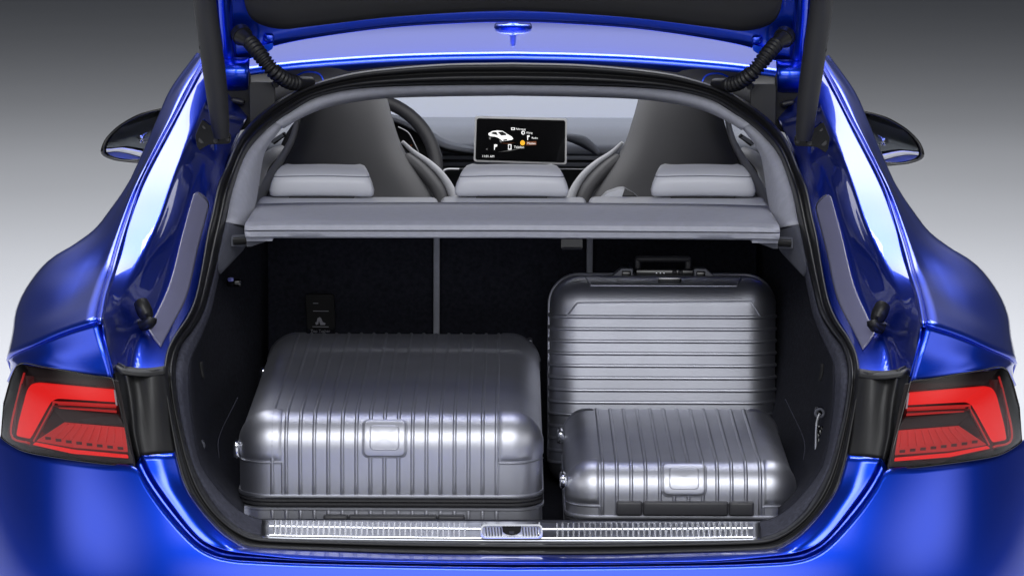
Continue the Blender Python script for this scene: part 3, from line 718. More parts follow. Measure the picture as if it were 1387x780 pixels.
# display
ds = empty('display', (0, 0, 0), car); YD = 2.80
DO = roundpoly([(643.5, 157.8), (768, 161), (767.5, 223), (641.5, 219)], 4, 5); DI = roundpoly([(646, 160.4), (765.5, 163.4), (765, 220.3), (644, 216.5)], 3, 5)
poly('display_housing', DO, YD, M['bezel'], ds, .015, bevel=.001)
sp = poly('screen', DI, YD - .0025, M['screen'], ds, .004)
def spoly(name, pts, m): # screen graphics, px in the 135x80 zoom (x9.748)
    k = 9.748; return poly(name, [(640 + a / k, 150 + b / k) for a, b in pts], YD - .0038 - (0.0006 if m == 'dark_lit' else 0), M[m], sp, .0005)
spoly('car_graphic', [(210, 300), (260, 272), (330, 262), (400, 270), (460, 310), (520, 345), (538, 372), (525, 385), (470, 395), (440, 400), (400, 405), (375, 385), (340, 360), (300, 345), (240, 340), (212, 325)], 'white_lit')
spoly('car_graphic_window', [(240, 300), (280, 282), (315, 285), (335, 325), (270, 310)], 'dark_lit'); spoly('car_graphic_window', [(335, 285), (395, 278), (450, 312), (440, 325), (380, 330)], 'dark_lit')
spoly('car_graphic_window', [(405, 385), (455, 375), (458, 392), (408, 402)], 'dark_lit')
spoly('car_graphic_wheel', [(215, 352), (235, 345), (245, 365), (235, 385), (220, 375)], 'grey_lit'); spoly('car_graphic_wheel', [(355, 388), (375, 380), (388, 400), (380, 425), (360, 412)], 'grey_lit')
spoly('menu_icon', [(508, 225), (562, 225), (558, 258), (512, 258)], 'white_lit'); spoly('menu_icon_inner', [(520, 235), (550, 233), (548, 248), (522, 250)], 'dark_lit')
spoly('menu_icon', [(668 + 25 * math.cos(a / 10 * 2 * math.pi), 293 + 27 * math.sin(a / 10 * 2 * math.pi)) for a in range(10)], 'white_lit'); spoly('menu_icon_inner', [(670 + 12 * math.cos(a / 8 * 2 * math.pi), 293 + 16 * math.sin(a / 8 * 2 * math.pi)) for a in range(8)], 'dark_lit')
spoly('menu_icon', [(720, 330), (750, 325), (755, 345), (735, 352), (733, 390), (724, 390), (722, 352)], 'white_lit')
spoly('menu_icon', [(661 + 32 * math.cos(a / 14 * 2 * math.pi), 427 + 34 * math.sin(a / 14 * 2 * math.pi)) for a in range(14)], 'amber_lit')
spoly('menu_highlight', [(706, 410), (843, 405), (843, 455), (706, 460)], 'rust_lit')
spoly('menu_icon', [(470, 445), (515, 445), (515, 517), (470, 517)], 'white_lit'); spoly('menu_icon_inner', [(479, 455), (503, 455), (503, 503), (479, 503)], 'dark_lit')
spoly('menu_icon', [(285, 450), (300, 445), (328, 450), (325, 475), (300, 480), (292, 520), (285, 520)], 'white_lit')
spoly('menu_arc', [(340, 545), (480, 535), (600, 508), (660, 490), (600, 502), (480, 527), (400, 538)], 'grey_lit')
spoly('menu_arc', [(360, 430), (480, 438), (570, 420), (480, 432)], 'rust_lit')
spoly('menu_arrow', [(175, 510), (205, 495), (190, 510), (205, 525)], 'grey_lit')
def stext(s, x, y, h):
    q = P(640 + x / 9.748, 150 + y / 9.748, YD - .0044)
    text('menu_text', s, q, h * 1.38 / 9.748 / (FPX / 9.1) , M['white_lit'], sp, rot=(R(90), R(1.3), 0), ext=.0001)
stext('Fahrzeug', 572, 255, 26); stext('Klang', 712, 304, 26); stext('Radio', 780, 372, 26); stext('Medien', 722, 444, 28); stext('Telefon', 546, 495, 32); stext('11:01 AM', 125, 615, 30)

# ---- windscreen, roof, antenna
roofrear = [(303, 101, 1.44), (335, 97.5, 1.47), (402, 89.5, 1.50), (506, 82, 1.52), (596, 78.5, 1.53), (694, 77, 1.535)]
rl = PC(roofrear, 40)
def up(r, dy, dz, k=1): return [Vector((v.x * k, v.y + dy, v.z + dz)) for v in r]
rr = [up(rl, .012, -.022), up(rl, .0, -.010), up(rl, .002, .0), up(rl, .014, .006), up(rl, .18, .024), up(rl, .45, .045), up(rl, .85, .055), up(rl, 1.3, .03), up(rl, 1.55, -.01)]
rr = [[Vector((v.x - (.075 * (1 if i > 2 else .5)) * (j < 1), v.y, v.z - (.035 * (j < 1)))) for j, v in enumerate(r)] for i, r in enumerate(rr)]
loft('roof', whole(smooth_rows(rr, 34)), M['paint'], car, .003)
loft('headliner', whole([up(rl, .1, -.06), up(rl, .6, -.03), up(rl, 1.2, -.03), up(rl, 1.5, -.06)]), M['greytrim'], car, .003)
ws = whole([up(rl, 1.53, -.012), [Vector((v.x * 1.05, 2.75 + .9, 1.21)) for v in rl], [Vector((v.x * 1.15, 3.75, 1.02)) for v in rl]])
loft('windscreen', ws, M['glass'], car, 0)
# bonnet continuing in front of the screen
bn = whole([[Vector((v.x * 1.15, 3.72, 1.01)) for v in rl], [Vector((v.x * 1.2, 4.3, .96)) for v in rl], [Vector((v.x * 1.15, 4.9, .82)) for v in rl]])
loft('bonnet', bn, M['paint'], car, .003)
# shark-fin antenna
an = P(695, 46, 1.86)
ant = empty('roof_antenna', (0, 0, 0), car)
def sect(h, hw, y0, y1, z0):
    r = []
    for i in range(24):
        a = 2 * math.pi * i / 24; ex = math.copysign(abs(math.cos(a)) ** .45, math.cos(a)); ey = math.copysign(abs(math.sin(a)) ** .45, math.sin(a))
        r.append(Vector((an.x + hw * ex, an.y + (y0 + y1) / 2 + (y1 - y0) / 2 * ey, z0 + h)))
    return r
zr = an.z
V, F = grid([sect(-.012, .044, 0, .16, zr), sect(.004, .045, 0, .16, zr)], close=True); mesh('antenna_gasket', V, F, M['gloss_black'], ant, thick=-.001)
rws = [sect(.004, .0435, .002, .158, zr), sect(.013, .042, .004, .156, zr), sect(.019, .036, .008, .152, zr), sect(.021, .014, .012, .145, zr), sect(.03, .0085, .016, .13, zr), sect(.055, .006, .02, .09, zr), sect(.062, .002, .025, .07, zr)]
V, F = grid(smooth_rows([r + r[:1] for r in rws], 20)); mesh('antenna_fin', V, F, M['paint'], ant)

# ---- black cover under the roof edge, hinge pockets
rl2 = [(333, 103, 1.465), (402, 95, 1.50), (506, 87, 1.53), (596, 83.5, 1.54), (694, 82, 1.545)]
cu_ = [(345, 165, 1.38), (400, 127, 1.45), (500, 98, 1.50), (596, 89, 1.50), (694, 87, 1.505)]
loft('gutter_cover', whole([PC(rl2, 40), PC([((a[0] + b[0]) / 2, (a[1] + b[1]) / 2, (a[2] + b[2]) / 2 + .02) for a, b in zip(rl2, cu_)], 40), PC(cu_, 40)]), M['plastic'], car, .003)
cp = poly('hinge_pocket', roundpoly([(303, 98), (338, 98), (340, 172), (305, 185)], 5), 1.40, M['hole'], car, .03); both(cp)
cc = poly('corner_cover', roundpoly([(338, 112), (372, 112), (372, 150), (339, 182)], 5), 1.365, M['plastic'], car, .02, bevel=.003); both(cc)
gv = rbox('hinge_bolt', (.03, .02, .012), M['plastic'], car, P(322, 137, 1.39), (0, R(12), 0)); both(gv)

# ---- tailgate
tg = empty('tailgate', (0, 0, 0), car)
DIR = Vector((0, -.42, .907))
lid_e = [(286, 70, 1.40), (300, 84, 1.43), (330, 82, 1.44), (352, 76, 1.44), (366, 65, 1.445), (423, 52.5, 1.46), (527, 38.5, 1.48), (631, 32, 1.49), (694, 30.5, 1.49)]
le = PC(lid_e, 50)
def lidrow(s, dn, kx=1.0): # s along the lid, dn toward the camera side
    nn = Vector((0, -.907, -.42))
    return [Vector((v.x * kx, v.y, v.z + (0 if s == 0 else (1.43 - v.z) * min(1, s / .25))) ) + DIR * s + nn * dn for v in le]
rows = [lidrow(0, -.03), lidrow(0, 0), lidrow(.004, .006), lidrow(.018, .010), lidrow(.028, .004), lidrow(.05, .004), lidrow(.3, .0, 1.03), lidrow(.8, 0, 1.12), lidrow(1.2, .05, 1.2), lidrow(1.35, .16, 1.15)]
loft('tailgate_frame', whole(rows), M['paint'], tg, .02)
lin = [(330, -22, 1.36), (331, 0, 1.37), (337, 20, 1.385), (351, 33, 1.395), (382, 40, 1.40), (423, 36, 1.41), (527, 24, 1.425), (631, 17, 1.435), (694, 15, 1.435)]
ll = PC(lin, 50)
def linrow(s, dn):
    nn = Vector((0, -.907, -.42)); return [Vector((v.x, v.y, v.z + (1.44 - v.z) * min(1, s / .3))) + DIR * s + nn * dn for v in ll]
loft('tailgate_lining', whole([linrow(0, -.03), linrow(0, .0), linrow(.006, .010), linrow(.022, .016), linrow(.05, .016), linrow(.10, .010), linrow(.3, .012), linrow(.8, .012)]), M['plastic'], tg, .01)
# stamped side rail, foot and bolt at the hinge corner
srl = PC([(296, -30, 1.32), (298, 20, 1.37), (302, 60, 1.405), (305, 84, 1.425)], 14)
hr_ = loft('side_rail', smooth_rows([srl, up(srl, -.02, 0), [v + Vector((.018, -.022, 0)) for v in srl], [v + Vector((.026, .01, 0)) for v in srl]], 9), M['paint'], tg, .003); flipped(hr_)
bt = rbox('lid_bolt', (.020, .016, .018), M['paint'], tg, P(365, 52, 1.425), bev=.005); flipped(bt)
ft = poly('lid_foot', roundpoly([(345, 66), (370, 58), (370, 66), (358, 74), (346, 74)], 3), 1.41, M['paint'], tg, .03, bevel=.003); flipped(ft)
# hinge arm: curved strap dropping into the pocket
hp = [(319, 78, 1.405), (319, 86, 1.385), (318.5, 95, 1.375), (318, 106, 1.375), (317.5, 117, 1.385), (317, 125, 1.41)]
c = PC(hp, 14)
ha = loft('hinge_arm', smooth_rows([[v + Vector((-.030, .006, 0)) for v in c], [v + Vector((-.026, -.001, 0)) for v in c], [v + Vector((.0, -.004, 0)) for v in c], [v + Vector((.024, -.001, 0)) for v in c], [v + Vector((.029, .006, 0)) for v in c]], 14), M['paint'], tg, .01); flipped(ha)
# power strut
sp0 = PC([(276, -60, .86), (277, 0, .90), (285, 60, .925), (293, 120, .945), (300, 186, .965)], 20)
su = tube('tailgate_strut', [P(272, -300, .70)] + sp0, [.0225] * 14 + [.022, .0215, .021, .020, .019, .018, .015], M['plastic'], tg, 20); flipped(su)
sc_ = tube('strut_collar', PC([(270.5, 63, .918), (271.5, 67, .918)], 2), .002, M['rubber'], tg); flipped(sc_)
for px, py, r_ in ((292, 191, .007), (308, 189, .006), (273, 190, .009), (277, 172, .006)):
    b1 = tube('strut_mount_bolt', PC([(px, py, .985 if px > 280 else 1.0), (px, py, 1.02)], 2), r_ * .7, M['plastic'], tg, 10); flipped(b1)
mp = poly('strut_mount_plate', roundpoly([(264, 185), (274, 161), (281, 168), (312, 182), (312, 195), (283, 196), (268, 205)], 4), 1.0, M['gloss_black'], tg, .02, bevel=.003); flipped(mp)
# corrugated cable sleeve
sl = PC([(328, 49, 1.375), (338, 57, 1.355), (352, 74, 1.325), (366, 92, 1.315), (380, 104, 1.33), (396, 112, 1.36), (420, 113, 1.41)], 120)
rad = []
for i in range(120):
    t = i / 119
    if t < .12: rad.append(.020 - .05 * t)
    elif t > .86: rad.append(.0135)
    else: rad.append(.0145 + .0026 * math.sin((t - .12) / .74 * 2 * math.pi * 17))
cs = tube('cable_sleeve', sl, rad, M['rubber'], tg, 18, auto=80); flipped(cs)
fl_ = tube('sleeve_flange', PC([(325, 45, 1.385), (329, 50, 1.372)], 2), .0215, M['rubber'], tg, 18); flipped(fl_)
cl = tube('sleeve_clip', PC([(372, 114, 1.35), (374, 115, 1.34)], 2), .007, M['rubber'], tg, 10); flipped(cl)
gk = [(402, 103, 1.42), (412, 98.5, 1.425), (424, 98, 1.43), (434, 102, 1.435), (438, 109, 1.435)]
gg = tube('sleeve_gasket', PC(gk, 14), .0022, M['paint'], tg, 6); flipped(gg)

# ---- rubber lid stops in the channel
bf = tube('lid_stop', PC([(191, 410, .325), (195, 420, .315), (199, 429, .32)], 4), [.0135, .0145, .0145, .0125], M['rubber'], car, 14); both(bf)
bf = tube('lid_stop_foot', PC([(205, 429, .315), (201, 437, .315), (187, 441, .325)], 6), [.011, .013, .013, .012, .0115, .011], M['rubber'], car, 12); both(bf)
bb = tube('channel_boss', PC([(166, 402, .44), (171, 422, .36), (177, 442, .325), (183, 462, .33), (190, 485, .40)], 12), [.014] * 12, M['paint'], car, 16); both(bb)

# ---- door mirrors
def wing():
    root = empty('door_mirror', (0, 0, 0), car); YM = 2.72
    o = [(226, 144, 0), (205, 149, 0), (187, 155, 0), (170, 164, 0), (157, 173, 0), (145, 185, 0), (139, 195, 0), (136, 207, 0), (141, 213, 0), (155, 218, 0), (173, 220.5, 0), (190, 221.5, 0), (215, 219, 0), (240, 205, 0), (245, 160, 0)]
    oc = crom(o + o[:1], 60)[:-1]; cx, cy = 196, 187
    rws = []
    for k, dY in ((.85, .012), (.88, -.004), (.97, -.006), (1.0, .006), (.985, .05), (.88, .11), (.6, .16), (.1, .18)):
        rws.append([P(cx + (v.x - cx) * k, cy + (v.y - cy) * (k if k < .99 or True else 1), YM + dY) for v in oc])
    V, F = grid(rws, close=True); mesh('mirror_housing', V, F, M['gloss_black'], root)
    g = [P(cx + (v.x - cx) * .87, cy + (v.y - cy) * .87, YM + .012 + (v.x - 196) / 557 * .30) for v in oc]
    # slightly convex glass tilted toward the driver
    c0 = sum(g, Vector()) / len(g); rings = [[c0.lerp(v, k) + Vector((0, -.002 * (1 - k * k), 0)) for v in g] for k in (.02, .25, .5, .75, 1)]
    V, F = grid(rings, close=True); F.append(tuple(range(len(g))))
    mesh('mirror_glass', V, F, M['mirror'], root, face_cam=True)
    rbox('mirror_arm', (.12, .05, .03), M['gloss_black'], root, P(235, 222, YM + .05), bev=.01)
    return root
wl = wing(); wr_ = empty('door_mirror', (0, 0, 0), car)
for ch in list(wl.children): flipped(ch, wr_)

# ---- underside / hidden body so the car is closed and stands on the floor
def side_wall():
    pts = [(-.86, .55), (-.90, 1.0), (-.91, 2.0), (-.91, 3.3), (-.88, 4.3)]
    rows = []
    for z, k in ((.22, .96), (.45, 1.0), (.75, 1.0), (1.015, .925)):
        rows.append([Vector((x * k, y, z)) for x, y in pts])
    return loft('door', rows, M['paint'], car, .004)
both(side_wall())
wn = loft('side_window', [[Vector((-.825, 1.2, 1.04)), Vector((-.835, 2.2, 1.04)), Vector((-.82, 3.3, 1.04))], [Vector((-.70, 1.5, 1.27)), Vector((-.70, 2.2, 1.30)), Vector((-.70, 2.9, 1.27))]], M['sideglass'], car, .004); both(wn)
ws_ = tube('window_strip', [Vector((-.832, 1.3, 1.027)), Vector((-.848, 2.2, 1.027)), Vector((-.838, 3.4, 1.027))], .009, M['silverplastic'], car, 8); both(ws_)
for sx in (-1, 1):
    for yy in (.95, 3.75):
        V, F = tube_geo([Vector((sx * .66, yy, .33)), Vector((sx * .68, yy, .33)), Vector((sx * .85, yy, .33)), Vector((sx * .87, yy, .33))], [.30, .33, .33, .30], 32)
        wh = mesh('wheel', V, F, M['rubber'], car, auto=40)
        V, F = tube_geo([Vector((sx * .80, yy, .33)), Vector((sx * .875, yy, .33))], [.23, .22], 28)
        mesh('wheel_disc', V, F, M['silverplastic'], wh, auto=40)
ut = loft('underbody', [[Vector((-.8, -.02, .30)), Vector((.8, -.02, .30))], [Vector((-.8, 4.6, .24)), Vector((.8, 4.6, .24))]], M['plastic'], car, .02)

# fill light added under the headliner to brighten the cabin
dl = bpy.data.lights.new('cabin_fill_light', 'AREA'); dl.shape = 'RECTANGLE'; dl.size = .9; dl.size_y = .8; dl.energy = 3.2
dlo = bpy.data.objects.new('cabin_fill_light', dl); COL.objects.link(dlo); dlo.location = (0, 2.3, 1.31)
# attach the parts to the car's own base point
for o in list(S.objects):
    if o.parent is car: o.matrix_parent_inverse = CARI.copy()

# ------------------------------------------------------------------ suitcases
class Shell:
    def __init__(s, W, D, Hh, R_): s.W, s.D, s.H, s.R = W, D, Hh, R_; s.a = s.H - R_; s.q = R_ * math.pi / 2; s.b = D - 2 * R_; s.L = 2 * s.a + 2 * s.q + s.b
    def prof(s, t):
        """point & outward normal in (y,z); t = arclength from the front bottom edge, up, over the top, down the back"""
        if t < s.a: return (0, t), (-1, 0)
        t -= s.a
        if t < s.q: f = t / s.R; return (s.R - s.R * math.cos(f), s.a + s.R * math.sin(f)), (-math.cos(f), math.sin(f))
        t -= s.q
        if t < s.b: return (s.R + t, s.H), (0, 1)
        t -= s.b
        if t < s.q: f = t / s.R; return (s.D - s.R + s.R * math.sin(f), s.a + s.R * math.cos(f)), (math.sin(f), math.cos(f))
        t -= s.q; return (s.D, s.a - t), (1, 0)
    def surf(s, x, t, off=0.0):
        (y, z), (ny, nz) = s.prof(t); e = s.W / 2 - abs(x); sg = 1 if x > 0 else -1
        if e < s.R:
            k = min(1.0, (s.R - e) / s.R); d = s.R - s.R * math.sqrt(max(0, 1 - k * k)); cn = math.sqrt(max(0, 1 - k * k)); sn = k * sg
        else: d = 0; cn = 1; sn = 0
        return Vector((x + sn * off, y - ny * d + ny * cn * off, z - nz * d + nz * cn * off))

def ribbed(sh, ribs, hw, hh, name, m, parent, nofront=None, t_min=0.0, tops=None):
    xs = set(); W = sh.W
    for k in range(15): xs.add(W / 2 - sh.R * (1 - math.sin(k / 14 * math.pi / 2))); xs.add(-(W / 2 - sh.R * (1 - math.sin(k / 14 * math.pi / 2))))
    for r in ribs:
        for k in (-1.3, -1, -.8, -.45, 0, .45, .8, 1, 1.3): xs.add(r + k * hw)
    xs = sorted(xs); xs = [x for i, x in enumerate(xs) if i == 0 or x - xs[i - 1] > 1e-5]
    def rib(x):
        for r in ribs:
            u = abs(x - r) / hw
            if u < 1: return hh * (1 - u * u) ** .8
        return 0
    ts = [sh.a * k / 6 for k in range(6)] + [sh.a + sh.q * k / 12 for k in range(12)] + [sh.a + sh.q + sh.b * k / 14 for k in range(14)] + [sh.a + sh.q + sh.b + sh.q * k / 10 for k in range(10)] + [sh.L - sh.a + sh.a * k / 3 for k in range(4)]
    if tops: ts = sorted(set(ts + tops))
    def fade(t):
        f = min(1, max(0, (t - .004) / .006)) * min(1, max(0, (sh.L - t - .004) / .006))
        return f
    rows = [[sh.surf(x, t, rib(x) * fade(t)) for x in xs] for t in ts]
    V, F = grid(rows); n = len(xs); mN = len(ts)
    F.append(tuple(i * n for i in range(mN))); F.append(tuple(i * n + n - 1 for i in range(mN - 1, -1, -1)))
    o = mesh(name, V, F, m, parent, auto=55)
    bm = bmesh.new(); bm.from_mesh(o.data); bmesh.ops.recalc_face_normals(bm, faces=bm.faces); bm.to_mesh(o.data); bm.free()
    return o

def patch(sh, x0, x1, t0, t1, rad, off, name, m, parent, edge=.002):
    """rounded plate following the shell"""
    ol = roundpoly([(x0, t0), (x1, t0), (x1, t1), (x0, t1)], rad, 6); cx = (x0 + x1) / 2; ct = (t0 + t1) / 2
    dense = []
    for i in range(len(ol)):
        a = Vector(ol[i]); b = Vector(ol[(i + 1) % len(ol)]); k = max(1, int((b - a).length / .008))
        for j in range(k): dense.append(a.lerp(b, j / k))
    mn = min(x1 - x0, t1 - t0) / 2
    def rg(f, o_): return [sh.surf(cx + (v.x - cx) * f, ct + (v.y - ct) * f, o_) for v in dense]
    rws = [rg(1.0, -.001), rg(1.0, off * .6), rg(1 - edge * .5 / mn, off * .92), rg(1 - edge / mn, off), rg(.75, off), rg(.5, off), rg(.25, off), rg(.01, off)]
    V, F = grid(rws, close=True)
    o = mesh(name, V, F, m, parent)
    bm = bmesh.new(); bm.from_mesh(o.data); bmesh.ops.remove_doubles(bm, verts=bm.verts, dist=1e-6); bmesh.ops.recalc_face_normals(bm, faces=bm.faces)
    bm.to_mesh(o.data); bm.free(); o.data.polygons.foreach_set('use_smooth', [True] * len(o.data.polygons))
    # keep outward facing
    c = o.data.polygons[len(o.data.polygons) // 2]
    return o

def frame_patch(sh, x0, x1, t0, t1, rad, hh, ww, name, m, parent):
    """raised bead following a rounded rectangle on the shell"""
    ol = roundpoly([(x0, t0), (x1, t0), (x1, t1), (x0, t1)], rad, 6); dense = []
    for i in range(len(ol)):
        a = Vector(ol[i]); b = Vector(ol[(i + 1) % len(ol)]); k = max(1, int((b - a).length / .006))
        for j in range(k): dense.append(a.lerp(b, j / k))
    pth = [sh.surf(v.x, v.y, hh * .2) for v in dense]
    V, F = tube_geo(pth + pth[:2], ww, 8, cap=False)
    return mesh(name, V, F, m, parent)

def band(sh, zs, name, m, parent, off):
    """band round the split line: zs = list of (z, offset)"""
    n_x = 14; pts = []
    Rr = sh.R; W, D = sh.W, sh.D
    for cxs, cys, a0 in ((W / 2 - Rr, Rr, -90), (W / 2 - Rr, D - Rr, 0), (-W / 2 + Rr, D - Rr, 90), (-W / 2 + Rr, Rr, 180)):
        for k in range(11):
            a = R(a0 + 9 * k); pts.append((cxs, cys, math.cos(a), math.sin(a)))
    rows = [[Vector((cx + (Rr + o_) * c, cy + (Rr + o_) * s_, z)) for cx, cy, c, s_ in pts] for z, o_ in zs]
    V, F = grid(rows, close=True)
    o = mesh(name, V, F, m, parent, auto=60)
    return o

def lying_case(name, label, loc, tilt, W, D, Ht, Hb, R_, ribs, plate, zip_, handle_col, big):
    root = empty(name, loc); root.rotation_euler = (tilt, 0, 0); tag(root, label, 'suitcase')
    # upper shell sits with its rim at z0
    z0 = Hb + .020
    up_ = Shell(W, D, Ht, R_)
    o = ribbed(up_, ribs, .0036, .0026, 'upper_shell', M['alu'], root); o.data.transform(Matrix.Translation((0, 0, z0)))
    def lift(o, z=z0): o.data.transform(Matrix.Translation((0, 0, z))); return o
    cw = .080 if big else .060
    tf = up_.a - (.022 if big else .022)
    for sg in (-1, 1):
        # smooth corner caps, front and back
        for t0, t1 in ((tf, up_.a + up_.q + .012), (up_.L - up_.a - up_.q - .012, up_.L - tf)):
            xa = sg * (W / 2 - .0006); xb = sg * (W / 2 - cw)
            x0, x1 = min(xa, xb), max(xa, xb)
            rows = []
            for k in range(17):
                t = t0 + (t1 - t0) * k / 16; row = []
                for j in range(23):
                    e_ = j / 22; ang = 1 - (1 - e_) ** 1.6; x = sg * (W / 2 - cw * (1 - ang) - .0004)
                    # rounded inner top corner
                    edge = min(k, 16 - k, j); off = .0024 if edge > 0 else -.001
                    row.append(up_.surf(x, t, off))
                rows.append(row)
            V, F = grid(rows); c = mesh('corner_cap', [v + Vector((0, 0, z0)) for v in V], F, M['alu_cap'], root)
            bm = bmesh.new(); bm.from_mesh(c.data); bmesh.ops.recalc_face_normals(bm, faces=bm.faces)
            ctr = Vector((0, D / 2, z0))
            if sum((f.normal.dot(f.calc_center_median() - ctr) for f in bm.faces)) < 0: bmesh.ops.reverse_faces(bm, faces=bm.faces)
            bm.to_mesh(c.data); bm.free()
            # pressed line under the cap
            ln = [up_.surf(sg * (W / 2 - cw * (1 - j / 20) - .0004), t0 + (-.002 if t0 < up_.a else 0), .0006) + Vector((0, 0, z0)) for j in range(21)]
            if t0 < up_.a: tube('cap_bead', ln, .0018, M['alu'], root, 6)
    # vertical press line below front caps
    for sg in (-1, 1):
        xx = sg * (W / 2 - cw)
        tube('front_bead', [up_.surf(xx, t, .0006) + Vector((0, 0, z0)) for t in (.006, tf * .5, tf - .002)], .0022, M['alu'], root, 8)
    # emblem plate (blank)
    px, hwid, t0, t1 = plate
    lift(patch(up_, px - hwid, px + hwid, t0, t1, .012, .0042, 'badge_plate', M['alu_cap'], root, .004))
    lift(frame_patch(up_, px - hwid, px + hwid, t0, t1, .012, .003, .0022, 'badge_rim', M['alu'], root))
    lift(frame_patch(up_, px - hwid * .66, px + hwid * .66, t0 + (t1 - t0) * .20, t1 - (t1 - t0) * .20, .008, .018, .0014, 'badge_bead', M['alu'], root))
    # rim beads and zip
    zz = z0
    band(up_, [(zz + .004, -.001), (zz + .003, .0022), (zz - .001, .003), (zz - .004, .0018), (zz - .005, -.002)], 'shell_rim', M['alu_cap'], root, 0)
    band(up_, [(zz - .004, -.002), (zz - .005, .0005), (zz - .009, .002), (zz - .012, -.001), (zz - .013, -.001), (zz - .016, .0025), (zz - .019, .0005), (zz - .020, -.002)], 'zip_band', M['zip'], root, 0)
    # zip teeth as a fine cord
    # lower shell: upside down
    lw = Shell(W, D, Hb, R_ * .8)
    lo = ribbed(lw, ribs, .0036, .0026, 'lower_shell', M['alu'], root)
    lo.data.transform(Matrix.Translation((0, 0, Hb)) @ Matrix.Scale(-1, 4, (0, 0, 1))); lo.data.flip_normals()
    band(lw, [(Hb + .001, -.002), (Hb, .003), (Hb - .004, .003), (Hb - .006, -.001)], 'shell_rim', M['alu_cap'], root, 0)
    return root, up_, lw, z0

# large case
W1 = .546; x1c = P(528.5, 620, .27).x
ribs1 = [(-.211 + .0251 * k) for k in range(17)]
r, us, lw, z0 = lying_case('large_suitcase', 'large ribbed aluminium suitcase lying flat on the empty side of the boot', (x1c, .272, .522), R(2.1), W1, .90, .145, .120, .060, ribs1, (-.010, .0385, .073, .142), None, None, True)
big = r
def dark_handle(root, W, x0, x1, z, zh, dep, seams):
    g = empty('carry_handle', (0, 0, 0), root)
    xs = [x0] + seams + [x1]
    for a, b in zip(xs, xs[1:]):
        rbox('handle_segment', (b - a - .0012, dep, zh), M['handle'], g, ((a + b) / 2, -dep / 2 + .004, z), bev=.0045)
dark_handle(big, W1, -.120, .135, .098, .022, .020, [-.075, .085])
for yy, zz_ in ((.06, .215), (.78, .215)):
    rbox('side_foot', (.014, .05, .03), M['chrome'], big, (-W1 / 2 - .005, yy, zz_), bev=.006)
for xx in (-W1 / 2 + .03, W1 / 2 - .02):
    rbox('wheel_bracket', (.012, .03, .04), M['alu_cap'], big, (xx, .91, .245), bev=.004)
# smaller case
W2 = .414; x2c = P(923.5, 650, .27).x
ribs2 = [(-.142 + .0257 * k) for k in range(12)]
r2, us2, lw2, z02 = lying_case('cabin_suitcase', 'small ribbed aluminium cabin suitcase lying flat with black grab handle in front of upright case', (x2c, .272, .528), R(2.2), W2, .56, .094, .078, .050, ribs2, (.004, .039, .040, .104), None, None, False)
dark_handle(r2, W2, -.118, .130, z02 + .018, .026, .016, [-.070, .084])
for yy, zz_ in ((.05, .155), (.44, .155)):
    rbox('side_foot', (.014, .045, .026), M['chrome'], r2, (-W2 / 2 - .005, yy, zz_), bev=.006)

# upright case: shell sweeps vertically, lid toward the camera
W3, H3, T3 = .452, .425, .20
xc3 = P(900, 450, .98).x
st3 = empty('upright_suitcase', (xc3, .985, .542)); st3.rotation_euler = (R(-5), 0, 0)
tag(st3, 'upright aluminium case with horizontal ribs, top handle and combination locks behind the small suitcase', 'suitcase')
sh3 = Shell(H3, W3, .105, .060)
rz = [.133 - .0243 * k for k in range(13)]
rz = [z for z in rz if z > -.17]
MT = Matrix(((0, 1, 0, -W3 / 2), (0, 0, -1, .105), (1, 0, 0, H3 / 2), (0, 0, 0, 1)))
def place3(o): o.data.transform(MT); return o
def fixn(o, ctr):
    bm = bmesh.new(); bm.from_mesh(o.data); bmesh.ops.recalc_face_normals(bm, faces=bm.faces)
    if sum(f.normal.dot(f.calc_center_median() - ctr) * f.calc_area() for f in bm.faces) < 0: bmesh.ops.reverse_faces(bm, faces=bm.faces)
    bm.to_mesh(o.data); bm.free()
o = place3(ribbed(sh3, rz, .0040, .0032, 'front_shell', M['alu'], st3)); fixn(o, Vector((0, .1, H3 / 2)))
# pressed trapezoid panels in the lid's top, as beads on the shell
def bead3(pts, rad=.0016, n=10):
    path = []
    for (a, b) in zip(pts, pts[1:]):
        for j in range(n): path.append(sh3.surf(a[0] + (b[0] - a[0]) * j / n, a[1] + (b[1] - a[1]) * j / n, .0004))
    path.append(sh3.surf(pts[-1][0], pts[-1][1], .0004))
    return place3(tube('pressed_bead', path, rad, M['alu'], st3, 6))
tc3 = sh3.L / 2; xt = H3 / 2
bead3([(xt - .0015, tc3 - .155), (xt - .018, tc3 - .145), (xt - .018, tc3 + .145), (xt - .0015, tc3 + .155)])
bead3([(xt - .042, tc3 - .155), (xt - .042, tc3 + .155)], .0012)
bead3([(xt - .078, tc3 - .193), (xt - .052, tc3 - .172), (xt - .048, tc3 + .172), (xt - .078, tc3 + .193)], .0018)
